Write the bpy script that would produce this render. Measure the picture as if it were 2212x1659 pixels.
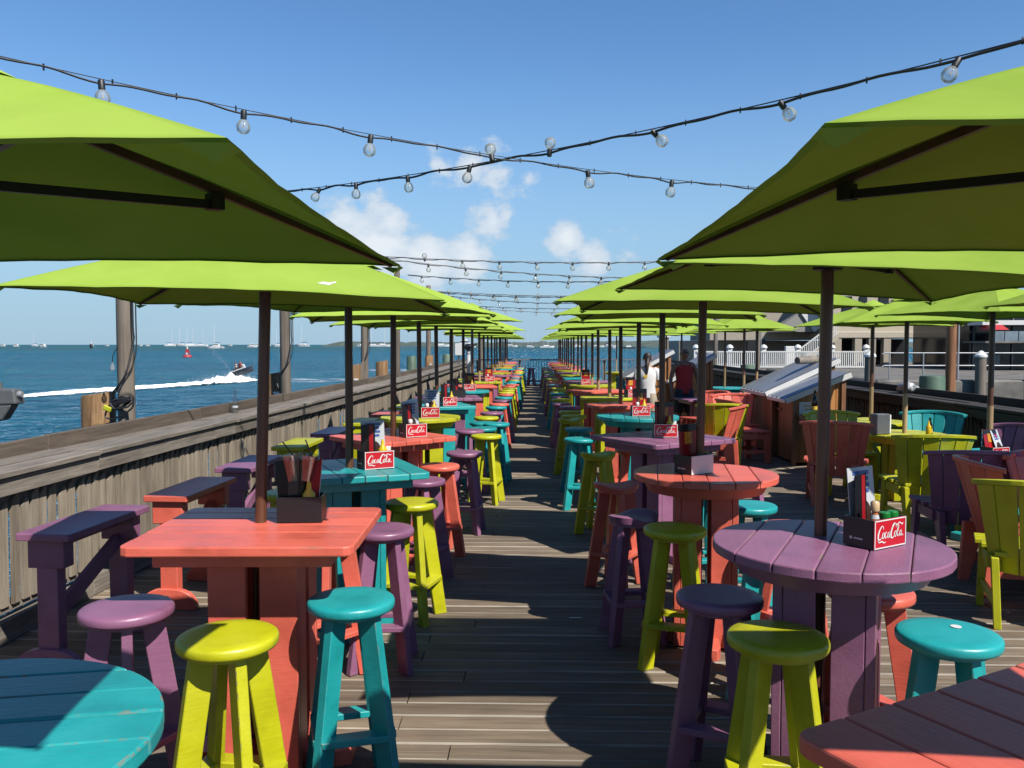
import bpy, bmesh, math, random
from math import sin, cos, pi, radians as R, atan2, sqrt
from mathutils import Vector, Matrix, noise

for o in list(bpy.data.objects): bpy.data.objects.remove(o)
sc = bpy.context.scene
COL = sc.collection
rnd = random.Random(7)

# ------------------------------------------------------------------ camera
EYE = 1.72
F = 1841.0                      # focal length in units of a 2212 px wide frame
YAW, PITCH = math.atan(44 / F), math.atan(85.5 / F)
cd = bpy.data.cameras.new('camera'); cam = bpy.data.objects.new('camera', cd); COL.objects.link(cam)
cd.sensor_fit = 'HORIZONTAL'; cd.sensor_width = 36; cd.lens = 36 * F / 2212
cd.clip_start = 0.05; cd.clip_end = 20000
cam.location = (0, 0, EYE); cam.rotation_euler = (pi / 2 - PITCH, 0, YAW)
sc.camera = cam
CAMR = cam.rotation_euler.to_matrix()

def ray(px, py):
    return CAMR @ Vector(((px - 1106) / F, (829.5 - py) / F, -1))
def at_z(px, py, z):
    d = ray(px, py); t = (z - EYE) / d.z
    return Vector((0, 0, EYE)) + d * t
def at_y(px, py, y):
    d = ray(px, py)
    return Vector((0, 0, EYE)) + d * (y / d.y)

# ------------------------------------------------------------------ sky, sun, exposure
SUN = Vector((0.64, -0.70, 1.0)).normalized()       # towards the sun: behind the camera, to its right
w = bpy.data.worlds.new('World'); sc.world = w; w.use_nodes = True
nt = w.node_tree; nt.nodes.clear()
def N(nt, t, **kw):
    n = nt.nodes.new(t)
    for k, v in kw.items():
        if hasattr(n, k): setattr(n, k, v)
    return n
L = lambda nt, a, b: nt.links.new(a, b)
def setin(n, **kw):
    for k, v in kw.items(): n.inputs[k.replace('_', ' ')].default_value = v
def mathn(nt, op, a, b=None, clamp=False):
    m = N(nt, 'ShaderNodeMath', operation=op, use_clamp=clamp)
    for i, v in enumerate((a, b)):
        if v is None: continue
        if isinstance(v, (int, float)): m.inputs[i].default_value = v
        else: L(nt, v, m.inputs[i])
    return m.outputs[0]
def mixc(nt, fac, a, b, mode='MIX'):
    m = N(nt, 'ShaderNodeMix', data_type='RGBA', blend_type=mode)
    for i, v in ((0, fac), (6, a), (7, b)):
        if isinstance(v, (int, float)): m.inputs[i].default_value = v
        elif isinstance(v, tuple): m.inputs[i].default_value = v if len(v) == 4 else v + (1,)
        else: L(nt, v, m.inputs[i])
    return m.outputs[2]
sky = N(nt, 'ShaderNodeTexSky', sky_type='NISHITA', sun_disc=False)
sky.sun_elevation = math.asin(SUN.z); sky.sun_rotation = atan2(SUN.x, SUN.y)
sky.air_density = 1.0; sky.dust_density = 0.0; sky.ozone_density = 2.2; sky.altitude = 0
bg = N(nt, 'ShaderNodeBackground'); bg.inputs[1].default_value = 0.050
out = N(nt, 'ShaderNodeOutputWorld')
# clouds: soft cumulus banks low in the sky, all round the horizon
tc = N(nt, 'ShaderNodeTexCoord'); geo = tc.outputs['Generated']
sep = N(nt, 'ShaderNodeSeparateXYZ'); L(nt, geo, sep.inputs[0])
mp = N(nt, 'ShaderNodeMapping'); mp.inputs['Scale'].default_value = (1, 1, 1.5); L(nt, geo, mp.inputs[0])
n1 = N(nt, 'ShaderNodeTexNoise'); setin(n1, Scale=6.5, Detail=9.0, Roughness=0.58, Distortion=0.15); L(nt, mp.outputs[0], n1.inputs['Vector'])
n2 = N(nt, 'ShaderNodeTexNoise'); setin(n2, Scale=19.0, Detail=7.0, Roughness=0.6); L(nt, mp.outputs[0], n2.inputs['Vector'])
blob = None
for px, py, r in ((806, 440, .13), (752, 465, .12), (855, 480, .10), (815, 530, .13), (1062, 470, .095), (1090, 470, .075), (1085, 378, .12), (1140, 390, .09), (1020, 365, .07), (940, 355, .07), (935, 395, .06), (1225, 505, .065), (1360, 548, .09), (930, 560, .10), (1010, 555, .09), (1290, 570, .09)):
    d = ray(px, py).normalized()
    vm = N(nt, 'ShaderNodeVectorMath', operation='DISTANCE'); L(nt, geo, vm.inputs[0]); vm.inputs[1].default_value = d
    b = mathn(nt, 'SUBTRACT', 1.0, mathn(nt, 'DIVIDE', vm.outputs['Value'], r * .5), clamp=True)
    blob = b if blob is None else mathn(nt, 'MAXIMUM', blob, b)
# elsewhere round the horizon a sparser field of the same cloud
fwd = N(nt, 'ShaderNodeVectorMath', operation='DOT_PRODUCT'); L(nt, geo, fwd.inputs[0]); fwd.inputs[1].default_value = ray(1106, 744).normalized()
away = mathn(nt, 'MULTIPLY', mathn(nt, 'SUBTRACT', 0.80, fwd.outputs['Value']), 4.0, clamp=True)
low = mathn(nt, 'MULTIPLY', mathn(nt, 'SUBTRACT', 0.30, sep.outputs[2]), 4.0, clamp=True)
n3 = N(nt, 'ShaderNodeTexNoise'); setin(n3, Scale=3.0, Detail=3.0); L(nt, mp.outputs[0], n3.inputs['Vector'])
field = mathn(nt, 'MULTIPLY', mathn(nt, 'MULTIPLY', away, low), mathn(nt, 'MULTIPLY', mathn(nt, 'SUBTRACT', n3.outputs[0], .5), 6.0, clamp=True))
dens = mathn(nt, 'ADD', mathn(nt, 'MAXIMUM', blob, field), mathn(nt, 'MULTIPLY', mathn(nt, 'SUBTRACT', n1.outputs[0], 0.52), 3.2))
dens = mathn(nt, 'ADD', dens, mathn(nt, 'MULTIPLY', mathn(nt, 'SUBTRACT', n2.outputs[0], 0.5), 1.5))
cl = N(nt, 'ShaderNodeMapRange', interpolation_type='SMOOTHSTEP'); L(nt, dens, cl.inputs[0]); cl.inputs[1].default_value = .30; cl.inputs[2].default_value = .70
gate = mathn(nt, 'MULTIPLY', mathn(nt, 'MAXIMUM', blob, field), 5.0, clamp=True)
fac = mathn(nt, 'MULTIPLY', cl.outputs[0], mathn(nt, 'MULTIPLY', gate, 0.88))
shade = N(nt, 'ShaderNodeMapRange'); L(nt, dens, shade.inputs[0]); shade.inputs[1].default_value = .2; shade.inputs[2].default_value = 1.2
ccol = mixc(nt, shade.outputs[0], (5.0, 6.6, 8.4), (9.6, 10.0, 10.4))
hs = N(nt, 'ShaderNodeHueSaturation'); hs.inputs['Saturation'].default_value = 1.12; L(nt, sky.outputs[0], hs.inputs['Color'])
hz = N(nt, 'ShaderNodeMapRange', interpolation_type='SMOOTHSTEP'); L(nt, sep.outputs[2], hz.inputs[0]); hz.inputs[1].default_value = -.02; hz.inputs[2].default_value = .34; hz.inputs[3].default_value = .93; hz.inputs[4].default_value = 0
base = mixc(nt, hz.outputs[0], mixc(nt, 1.0, hs.outputs[0], (1.22, 1.46, 1.66), 'MULTIPLY'), (3.55, 5.55, 7.6))
skyc = mixc(nt, fac, base, ccol)
L(nt, skyc, bg.inputs[0]); L(nt, bg.outputs[0], out.inputs[0])

sd = bpy.data.lights.new('sun', 'SUN'); so = bpy.data.objects.new('sun', sd); COL.objects.link(so)
sd.energy = 5.0; sd.angle = R(0.55); sd.color = (1.0, 0.95, 0.87)
so.rotation_euler = (-SUN).to_track_quat('-Z', 'Y').to_euler(); so.location = (3, -4, 8)
vs = sc.view_settings
vs.view_transform = 'Standard'; vs.look = 'None'; vs.exposure = 0.85; vs.gamma = 1.0; vs.use_curve_mapping = False
sc.cycles.max_bounces = 6; sc.cycles.diffuse_bounces = 2; sc.cycles.transparent_max_bounces = 12
sc.cycles.use_denoising = True

# ------------------------------------------------------------------ materials
MATS = {}
def newmat(name):
    m = bpy.data.materials.new(name); m.use_nodes = True
    t = m.node_tree; p = t.nodes['Principled BSDF']; MATS[name] = m
    return m, t, p
def objvec(t, scale=(1, 1, 1), rot=(0, 0, 0)):
    """object coordinates, shifted by each object's own random number so copies do not repeat"""
    tc = N(t, 'ShaderNodeTexCoord'); oi = N(t, 'ShaderNodeObjectInfo')
    k = mathn(t, 'MULTIPLY', oi.outputs['Random'], 57.0)
    va = N(t, 'ShaderNodeVectorMath', operation='ADD'); L(t, tc.outputs['Object'], va.inputs[0]); L(t, k, va.inputs[1])
    mp = N(t, 'ShaderNodeMapping'); mp.inputs['Scale'].default_value = scale; mp.inputs['Rotation'].default_value = rot
    L(t, va.outputs[0], mp.inputs[0])
    return mp.outputs[0], oi.outputs['Random']
def noise_(t, v, scale, detail=4.0, rough=.55, dist=0.0):
    n = N(t, 'ShaderNodeTexNoise'); setin(n, Scale=scale, Detail=detail, Roughness=rough, Distortion=dist); L(t, v, n.inputs['Vector'])
    return n.outputs[0]
def ramp(t, f, stops):
    r = N(t, 'ShaderNodeValToRGB'); L(t, f, r.inputs[0]); e = r.color_ramp.elements
    while len(e) < len(stops): e.new(.5)
    for i, (p, c) in enumerate(stops): e[i].position = p; e[i].color = c + (1,) if len(c) == 3 else c
    return r.outputs[0]
def bump(t, p, h, strength, dist=.01):
    b = N(t, 'ShaderNodeBump'); b.inputs['Strength'].default_value = strength; b.inputs['Distance'].default_value = dist
    L(t, h, b.inputs['Height']); L(t, b.outputs[0], p.inputs['Normal'])
def var(t, col, rand, lo=.86, hi=1.1):
    mr = N(t, 'ShaderNodeMapRange'); L(t, rand, mr.inputs[0]); mr.inputs[3].default_value = lo; mr.inputs[4].default_value = hi
    vm = N(t, 'ShaderNodeVectorMath', operation='SCALE'); L(t, col, vm.inputs[0]); L(t, mr.outputs[0], vm.inputs['Scale'])
    return vm.outputs[0]
KA = .577          # all base colours share this factor; the exposure above is set to suit
def paint(name, c, rough=.36, wear=.0):
    c = tuple(x * KA for x in c); m, t, p = newmat(name)
    v, rd = objvec(t)
    f = noise_(t, v, 5.0, 5.0, .6)
    g = noise_(t, v, 55.0, 4.0, .6)
    dark = tuple(x * .78 for x in c); lite = tuple(min(1, x * 1.08 + .008) for x in c)
    col = ramp(t, f, [(.30, dark), (.5, c), (.75, lite)])
    col = mixc(t, mathn(t, 'MULTIPLY', mathn(t, 'SUBTRACT', g, .5), .5, clamp=True), col, tuple(x * .6 for x in c))
    # scuffs and chips down to bare wood
    s = noise_(t, v, 17.0, 6.0, .68)
    chip = N(t, 'ShaderNodeMapRange'); L(t, s, chip.inputs[0]); chip.inputs[1].default_value = .70 - wear; chip.inputs[2].default_value = .735 - wear
    dirt = noise_(t, v, 2.3, 3.0)
    clus = N(t, 'ShaderNodeMapRange'); L(t, noise_(t, v, 3.7, 2.0), clus.inputs[0]); clus.inputs[1].default_value = .42; clus.inputs[2].default_value = .62; clus.inputs[4].default_value = .8
    col = mixc(t, mathn(t, 'MULTIPLY', chip.outputs[0], clus.outputs[0]), col, (.15, .12, .085))
    dm = N(t, 'ShaderNodeMapRange'); L(t, dirt, dm.inputs[0]); dm.inputs[1].default_value = .55; dm.inputs[2].default_value = .85; dm.inputs[4].default_value = .35
    col = mixc(t, dm.outputs[0], col, tuple(x * .55 + .01 for x in c))
    v2, _ = objvec(t, (9, 60, 60)); grain = noise_(t, v2, 1.6, 3.0)
    gm = N(t, 'ShaderNodeMapRange'); L(t, grain, gm.inputs[0]); gm.inputs[1].default_value = .25; gm.inputs[2].default_value = .75; gm.inputs[3].default_value = .95; gm.inputs[4].default_value = 1.04
    sc3 = N(t, 'ShaderNodeVectorMath', operation='SCALE'); L(t, col, sc3.inputs[0]); L(t, gm.outputs[0], sc3.inputs['Scale']); col = sc3.outputs[0]
    L(t, var(t, col, rd, .88, 1.07), p.inputs['Base Color'])
    rr = N(t, 'ShaderNodeMapRange'); L(t, f, rr.inputs[0]); rr.inputs[3].default_value = rough - .08; rr.inputs[4].default_value = rough + .16
    L(t, rr.outputs[0], p.inputs['Roughness'])
    h = mathn(t, 'ADD', mathn(t, 'MULTIPLY', grain, .8), mathn(t, 'MULTIPLY', g, .35))
    bump(t, p, h, .20, .006)
    return m
WORN = {}
CORAL = paint('paint_coral', (.84, .160, .104)); TEAL = paint('paint_teal', (.014, .385, .395))
LIME = paint('paint_lime', (.56, .56, .008)); PURPLE = paint('paint_purple', (.32, .130, .240))
BLUE = paint('paint_blue', (.03, .10, .26))
YELLOW = paint('paint_yellow', (.75, .42, .03))
for nm_, m_, c_ in (('coral', CORAL, (.84, .160, .104)), ('teal', TEAL, (.014, .385, .395)), ('lime', LIME, (.56, .56, .008)), ('purple', PURPLE, (.32, .130, .240))):
    WORN[m_.name] = paint('worn_edge_' + nm_, c_, .45, .175)
PC = {'coral': CORAL, 'teal': TEAL, 'lime': LIME, 'purple': PURPLE}

def wood(name, c1, c2, c3, axis='X', rough=.8, scale=1.0, bstr=.5, spread=(.75, 1.15)):
    c1, c2, c3 = (tuple(x * KA for x in c) for c in (c1, c2, c3)); m, t, p = newmat(name)
    st = {'X': (.7, 9, 9), 'Y': (9, .7, 9), 'Z': (9, 9, .7)}[axis]
    v, rd = objvec(t, tuple(s * scale for s in st))
    g = noise_(t, v, 2.2, 8.0, .65, .6)
    st2 = {'X': (.25, 30, 30), 'Y': (30, .25, 30), 'Z': (30, 30, .25)}[axis]
    v2, _ = objvec(t, tuple(s * scale for s in st2))
    g2 = noise_(t, v2, 2.5, 4.0, .6)
    col = ramp(t, g, [(.28, c1), (.5, c2), (.74, c3)])
    cr = N(t, 'ShaderNodeMapRange'); L(t, g2, cr.inputs[0]); cr.inputs[1].default_value = .56; cr.inputs[2].default_value = .72; cr.inputs[4].default_value = .6
    col = mixc(t, cr.outputs[0], col, tuple(x * .35 for x in c1))
    v3, _ = objvec(t, (2, 2, 2)); g3 = noise_(t, v3, 1.4, 4.0)
    col = mixc(t, mathn(t, 'MULTIPLY', mathn(t, 'SUBTRACT', g3, .5), 1.6, clamp=True), col, tuple(x * .5 for x in c2))
    L(t, var(t, col, rd, *spread), p.inputs['Base Color'])
    p.inputs['Roughness'].default_value = rough
    bump(t, p, mathn(t, 'ADD', g, mathn(t, 'MULTIPLY', g2, .7)), bstr, .006)
    return m
DECKW = wood('weathered_deck_wood', (.125, .088, .058), (.22, .163, .108), (.31, .245, .17), 'X', .78)
DECKE = wood('bleached_plank_edge', (.16, .135, .105), (.38, .33, .27), (.52, .46, .38), 'X', .85)
RAILW = wood('weathered_rail_wood', (.13, .108, .086), (.24, .205, .168), (.36, .315, .26), 'Y', .8)
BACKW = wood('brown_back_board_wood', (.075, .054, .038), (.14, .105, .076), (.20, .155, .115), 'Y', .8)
PICKW = wood('weathered_picket_wood', (.20, .155, .108), (.33, .272, .20), (.47, .40, .31), 'Z', .85, spread=(.72, 1.2))
DARKW = wood('shade_toned_rail_wood', (.018, .014, .011), (.034, .027, .021), (.06, .05, .04), 'Y', .8)  # rail wood darkened: shade of its unlit inner side put into the colour
DARKP = wood('shade_toned_picket_wood', (.018, .014, .010), (.035, .027, .019), (.07, .052, .036), 'Z', .8, spread=(.6, 1.5))  # same for the pickets, unlit side painted in as a darker wood
POSTW = wood('grey_post_wood', (.11, .088, .066), (.19, .155, .12), (.26, .22, .175), 'Z', .85)
STUMPW = wood('cut_piling_wood', (.07, .032, .012), (.27, .14, .05), (.50, .34, .17), 'Z', .8, scale=1.3, bstr=1.0)
POLEW = wood('varnished_pole_wood', (.085, .036, .018), (.15, .062, .032), (.21, .09, .048), 'Z', .35, bstr=.1)
TANW = wood('bare_pole_wood', (.30, .19, .09), (.42, .28, .14), (.5, .36, .2), 'Z', .5, bstr=.1)
RIBW = wood('umbrella_rib_wood', (.05, .026, .014), (.085, .045, .024), (.12, .065, .035), 'X', .45, bstr=.1)
KIOSKW = wood('sunlit_tone_cedar_siding', (.30, .115, .028), (.50, .205, .052), (.66, .30, .09), 'Z', .5)  # cedar made brighter: sunlight on the stand fronts put into the colour
KIOSKD = wood('shade_toned_cedar_and_trim', (.17, .070, .026), (.29, .122, .046), (.38, .17, .07), 'Z', .55)  # unlit stand walls' shade put into the cedar colour; also trim, bolts, pole

def plain(name, c, rough=.5, metal=0.0, nscale=8.0, amt=.18, spec=None, bmp=0.0):
    c = tuple(x * KA for x in c); m, t, p = newmat(name)
    v, rd = objvec(t)
    f = noise_(t, v, nscale, 4.0)
    col = ramp(t, f, [(.3, tuple(x * (1 - amt) for x in c)), (.7, tuple(min(1, x * (1 + amt * .5)) for x in c))])
    L(t, var(t, col, rd, .93, 1.05), p.inputs['Base Color'])
    p.inputs['Roughness'].default_value = rough; p.inputs['Metallic'].default_value = metal
    if bmp: bump(t, p, noise_(t, v, nscale * 4, 4.0), bmp, .01)
    return m
BLACK = plain('black_plastic', (.014, .014, .016), .4)
RUBBER = plain('black_cable', (.010, .011, .014), .5)
REDP = plain('red_printed_panel', (.62, .012, .025), .35, amt=.06)
WHITEP = plain('white_print', (.85, .84, .82), .45, amt=.03)
WHITE = plain('white_paint', (.78, .78, .76), .45, amt=.06)
CREAM = plain('cream_stucco', (.52, .46, .36), .8, amt=.08)
BEIGE = plain('beige_stucco', (.40, .35, .28), .8, amt=.08)
CONC = plain('weathered_concrete', (.20, .185, .165), .9, nscale=1.2, amt=.55, bmp=.4)
GREY = plain('grey_metal', (.25, .26, .27), .4, metal=.6)
LGREY = plain('galvanised_pipe', (.55, .56, .57), .35, metal=.5)
FLOODM = plain('grey_cast_metal', (.17, .175, .175), .5, metal=.3)
GREENW = plain('green_piling_cap', (.10, .17, .115), .6, nscale=4, amt=.35)
MUST = plain('mustard_plastic', (.80, .53, .008), .3, amt=.04)
KETCH = plain('ketchup_plastic', (.50, .010, .012), .25, amt=.04)
ORANGE = plain('orange_sauce', (.62, .16, .02), .25, amt=.1)
BEIGEP = plain('beige_cap', (.62, .42, .22), .45, amt=.05)
GREENP = plain('green_cap', (.006, .22, .03), .35, amt=.05)
DGLASS = plain('dark_bottle_glass', (.020, .008, .006), .08, amt=.05)
MENU_B = plain('menu_black', (.012, .011, .013), .25, amt=.1)
MENU_R = plain('menu_red', (.38, .012, .018), .25, amt=.2)
MENU_W = plain('menu_white', (.60, .62, .64), .3, amt=.06)
MENU_BL = plain('menu_blue_ink', (.05, .12, .38), .3, amt=.2)
MENU_O = plain('menu_orange_picture', (.80, .36, .03), .3, nscale=60, amt=.5)
MENU_BR = plain('menu_brown_picture', (.05, .022, .014), .3, amt=.2)
SKIN = plain('skin', (.46, .26, .18), .5, amt=.08)
TANSKIN = plain('tanned_skin', (.22, .105, .065), .5, amt=.08)
HAIRM = plain('dark_brown_hair', (.022, .012, .008), .5, nscale=40, amt=.4)
TEE = plain('white_cotton', (.80, .80, .79), .85, amt=.05)
TANKT = plain('red_cotton', (.40, .012, .018), .85, amt=.1)
KHAKI = plain('khaki_cotton', (.42, .35, .25), .85, amt=.1)
NAVY = plain('navy_cotton', (.02, .03, .05), .85, amt=.1)
YLOGO = plain('yellow_print', (.75, .50, .05), .6, nscale=50, amt=.4)
REDBUOY = plain('red_buoy_paint', (.55, .035, .04), .5)
BOATW = plain('white_gelcoat', (.80, .80, .79), .25, amt=.03)
BOATD = plain('dark_hull', (.05, .06, .08), .4)
SAILB = plain('blue_sail_cover', (.04, .10, .25), .8)
DGLASSB = plain('dark_window_glass', (.012, .018, .024), .12, amt=.3, nscale=1.0)
REDSIGN = plain('red_sign', (.55, .03, .03), .5)
LGLASS = plain('pale_window_glass', (.22, .28, .33), .15, amt=.3, nscale=1.5)
ROOFM = plain('grey_shingle', (.34, .33, .31), .85, nscale=30, amt=.3)

m, t, p = newmat('lime_canopy_fabric')
v, rd = objvec(t); f = noise_(t, v, 3.0, 4.0); wv = noise_(t, v, 260.0, 2.0)
col = ramp(t, f, [(.3, (.180, .270, .038)), (.62, (.222, .312, .052))]); col = var(t, col, rd, .90, 1.05)
sm = N(t, 'ShaderNodeAttribute'); sm.attribute_name = 'seam'
col = mixc(t, mathn(t, 'MULTIPLY', sm.outputs['Fac'], .45), col, (.12, .19, .025))       # doubled, stitched cloth
st_ = noise_(t, v, 1.7, 5.0, .65); stm = N(t, 'ShaderNodeMapRange'); L(t, st_, stm.inputs[0]); stm.inputs[1].default_value = .52; stm.inputs[2].default_value = .78; stm.inputs[4].default_value = .30
col = mixc(t, stm.outputs[0], col, (.15, .19, .05))
df = N(t, 'ShaderNodeBsdfDiffuse'); df.inputs['Roughness'].default_value = .6; L(t, col, df.inputs[0])
tl = N(t, 'ShaderNodeBsdfTranslucent'); tl.inputs[0].default_value = (.08, .40, .01, 1)
bm_ = N(t, 'ShaderNodeBump'); bm_.inputs['Strength'].default_value = .12; bm_.inputs['Distance'].default_value = .004
v4, _ = objvec(t, (1, 1, 1)); L(t, mathn(t, 'ADD', mathn(t, 'MULTIPLY', wv, .3), mathn(t, 'MULTIPLY', noise_(t, v4, 7.0, 2.0), 4.0)), bm_.inputs['Height'])
L(t, bm_.outputs[0], df.inputs['Normal'])
mx = N(t, 'ShaderNodeMixShader'); mx.inputs[0].default_value = .012; L(t, df.outputs[0], mx.inputs[1]); L(t, tl.outputs[0], mx.inputs[2])
L(t, mx.outputs[0], t.nodes['Material Output'].inputs[0]); CANOPY = m

m, t, p = newmat('clear_bulb_glass')
gl = N(t, 'ShaderNodeBsdfGlossy'); gl.inputs['Roughness'].default_value = .03
tr = N(t, 'ShaderNodeBsdfTransparent'); tr.inputs[0].default_value = (.93, .94, .93, 1)
dfb = N(t, 'ShaderNodeBsdfDiffuse'); dfb.inputs[0].default_value = (.75, .74, .68, 1)
lw = N(t, 'ShaderNodeLayerWeight'); lw.inputs[0].default_value = .35
mx = N(t, 'ShaderNodeMixShader'); L(t, mathn(t, 'ADD', mathn(t, 'MULTIPLY', lw.outputs['Fresnel'], .8), .03), mx.inputs[0]); L(t, tr.outputs[0], mx.inputs[1]); L(t, gl.outputs[0], mx.inputs[2])
m2 = N(t, 'ShaderNodeMixShader'); m2.inputs[0].default_value = .13; L(t, mx.outputs[0], m2.inputs[1]); L(t, dfb.outputs[0], m2.inputs[2])
L(t, m2.outputs[0], t.nodes['Material Output'].inputs[0]); BULBG = m

m, t, p = newmat('clear_cup_plastic')
gl = N(t, 'ShaderNodeBsdfGlossy'); gl.inputs['Roughness'].default_value = .08
tr = N(t, 'ShaderNodeBsdfTransparent'); tr.inputs[0].default_value = (.80, .82, .82, 1)
mx = N(t, 'ShaderNodeMixShader'); mx.inputs[0].default_value = .16; L(t, tr.outputs[0], mx.inputs[1]); L(t, gl.outputs[0], mx.inputs[2])
L(t, mx.outputs[0], t.nodes['Material Output'].inputs[0]); CLEAR = m

m, t, p = newmat('metal_roofing')
v, rd = objvec(t); p.inputs['Base Color'].default_value = (.36, .38, .41, 1); p.inputs['Metallic'].default_value = .8
rr = N(t, 'ShaderNodeMapRange'); L(t, noise_(t, v, 6.0), rr.inputs[0]); rr.inputs[3].default_value = .25; rr.inputs[4].default_value = .5
L(t, rr.outputs[0], p.inputs['Roughness']); ROOFING = m

m, t, p = newmat('sea_water')
tc = N(t, 'ShaderNodeTexCoord')
def wn(scale, sx, sy, det=4.0, rough=.6):
    mp = N(t, 'ShaderNodeMapping'); mp.inputs['Scale'].default_value = (sx, sy, 1); mp.inputs['Rotation'].default_value = (0, 0, R(12))
    L(t, tc.outputs['Object'], mp.inputs[0]); return noise_(t, mp.outputs[0], scale, det, rough, .4)
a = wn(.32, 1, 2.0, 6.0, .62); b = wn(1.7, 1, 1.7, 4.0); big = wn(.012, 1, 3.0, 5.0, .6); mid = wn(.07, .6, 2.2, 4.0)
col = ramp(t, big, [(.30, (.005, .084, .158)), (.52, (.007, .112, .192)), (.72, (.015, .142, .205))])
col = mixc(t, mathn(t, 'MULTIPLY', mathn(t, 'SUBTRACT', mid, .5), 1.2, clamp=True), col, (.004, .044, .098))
sepw = N(t, 'ShaderNodeSeparateXYZ'); L(t, tc.outputs['Object'], sepw.inputs[0])
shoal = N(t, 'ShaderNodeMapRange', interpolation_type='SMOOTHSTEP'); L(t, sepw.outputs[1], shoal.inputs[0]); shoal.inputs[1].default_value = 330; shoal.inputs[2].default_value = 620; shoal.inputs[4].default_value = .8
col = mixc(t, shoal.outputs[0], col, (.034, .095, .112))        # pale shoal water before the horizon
hgt = mathn(t, 'ADD', mathn(t, 'MULTIPLY', a, 1.0), mathn(t, 'ADD', mathn(t, 'MULTIPLY', b, .22), mathn(t, 'MULTIPLY', mid, 1.6)))
bmp = N(t, 'ShaderNodeBump'); bmp.inputs['Strength'].default_value = 1.0; bmp.inputs['Distance'].default_value = 2.6; L(t, hgt, bmp.inputs['Height'])
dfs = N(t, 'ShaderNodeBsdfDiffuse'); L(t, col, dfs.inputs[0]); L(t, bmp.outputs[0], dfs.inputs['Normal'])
gls = N(t, 'ShaderNodeBsdfGlossy'); gls.inputs['Roughness'].default_value = .25; L(t, bmp.outputs[0], gls.inputs['Normal'])
mxs = N(t, 'ShaderNodeMixShader'); mxs.inputs[0].default_value = .07; L(t, dfs.outputs[0], mxs.inputs[1]); L(t, gls.outputs[0], mxs.inputs[2])
L(t, mxs.outputs[0], t.nodes['Material Output'].inputs[0])
SEA = m

m, t, p = newmat('white_foam')
v, rd = objvec(t); f = noise_(t, v, 1.6, 7.0, .7)
p.inputs['Base Color'].default_value = (.82, .85, .87, 1); p.inputs['Roughness'].default_value = .7
mr = N(t, 'ShaderNodeMapRange'); L(t, f, mr.inputs[0]); at_ = N(t, 'ShaderNodeAttribute'); at_.attribute_name = 'thick'
L(t, mathn(t, 'ADD', f, mathn(t, 'MULTIPLY', mathn(t, 'SUBTRACT', at_.outputs['Fac'], .5), .8)), mr.inputs[0]); mr.inputs[1].default_value = .36; mr.inputs[2].default_value = .60
L(t, mr.outputs[0], p.inputs['Alpha']); FOAM = m
m, t, p = newmat('thin_foam')
v, rd = objvec(t, (.35, 1.2, 1)); f = noise_(t, v, 1.1, 7.0, .72)
p.inputs['Base Color'].default_value = (.75, .8, .83, 1); p.inputs['Roughness'].default_value = .7
mr = N(t, 'ShaderNodeMapRange'); L(t, f, mr.inputs[0]); mr.inputs[1].default_value = .50; mr.inputs[2].default_value = .68
L(t, mr.outputs[0], p.inputs['Alpha']); FOAM2 = m
m, t, p = newmat('haze_toned_foliage')  # green greyed, distance haze put into the foliage colour
v, rd = objvec(t); f = noise_(t, v, .09, 6.0, .7)
L(t, ramp(t, f, [(.3, (.030, .045, .040)), (.6, (.055, .074, .060)), (.8, (.09, .105, .088))]), p.inputs['Base Color']); p.inputs['Roughness'].default_value = .9
MANGROVE = m

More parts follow.
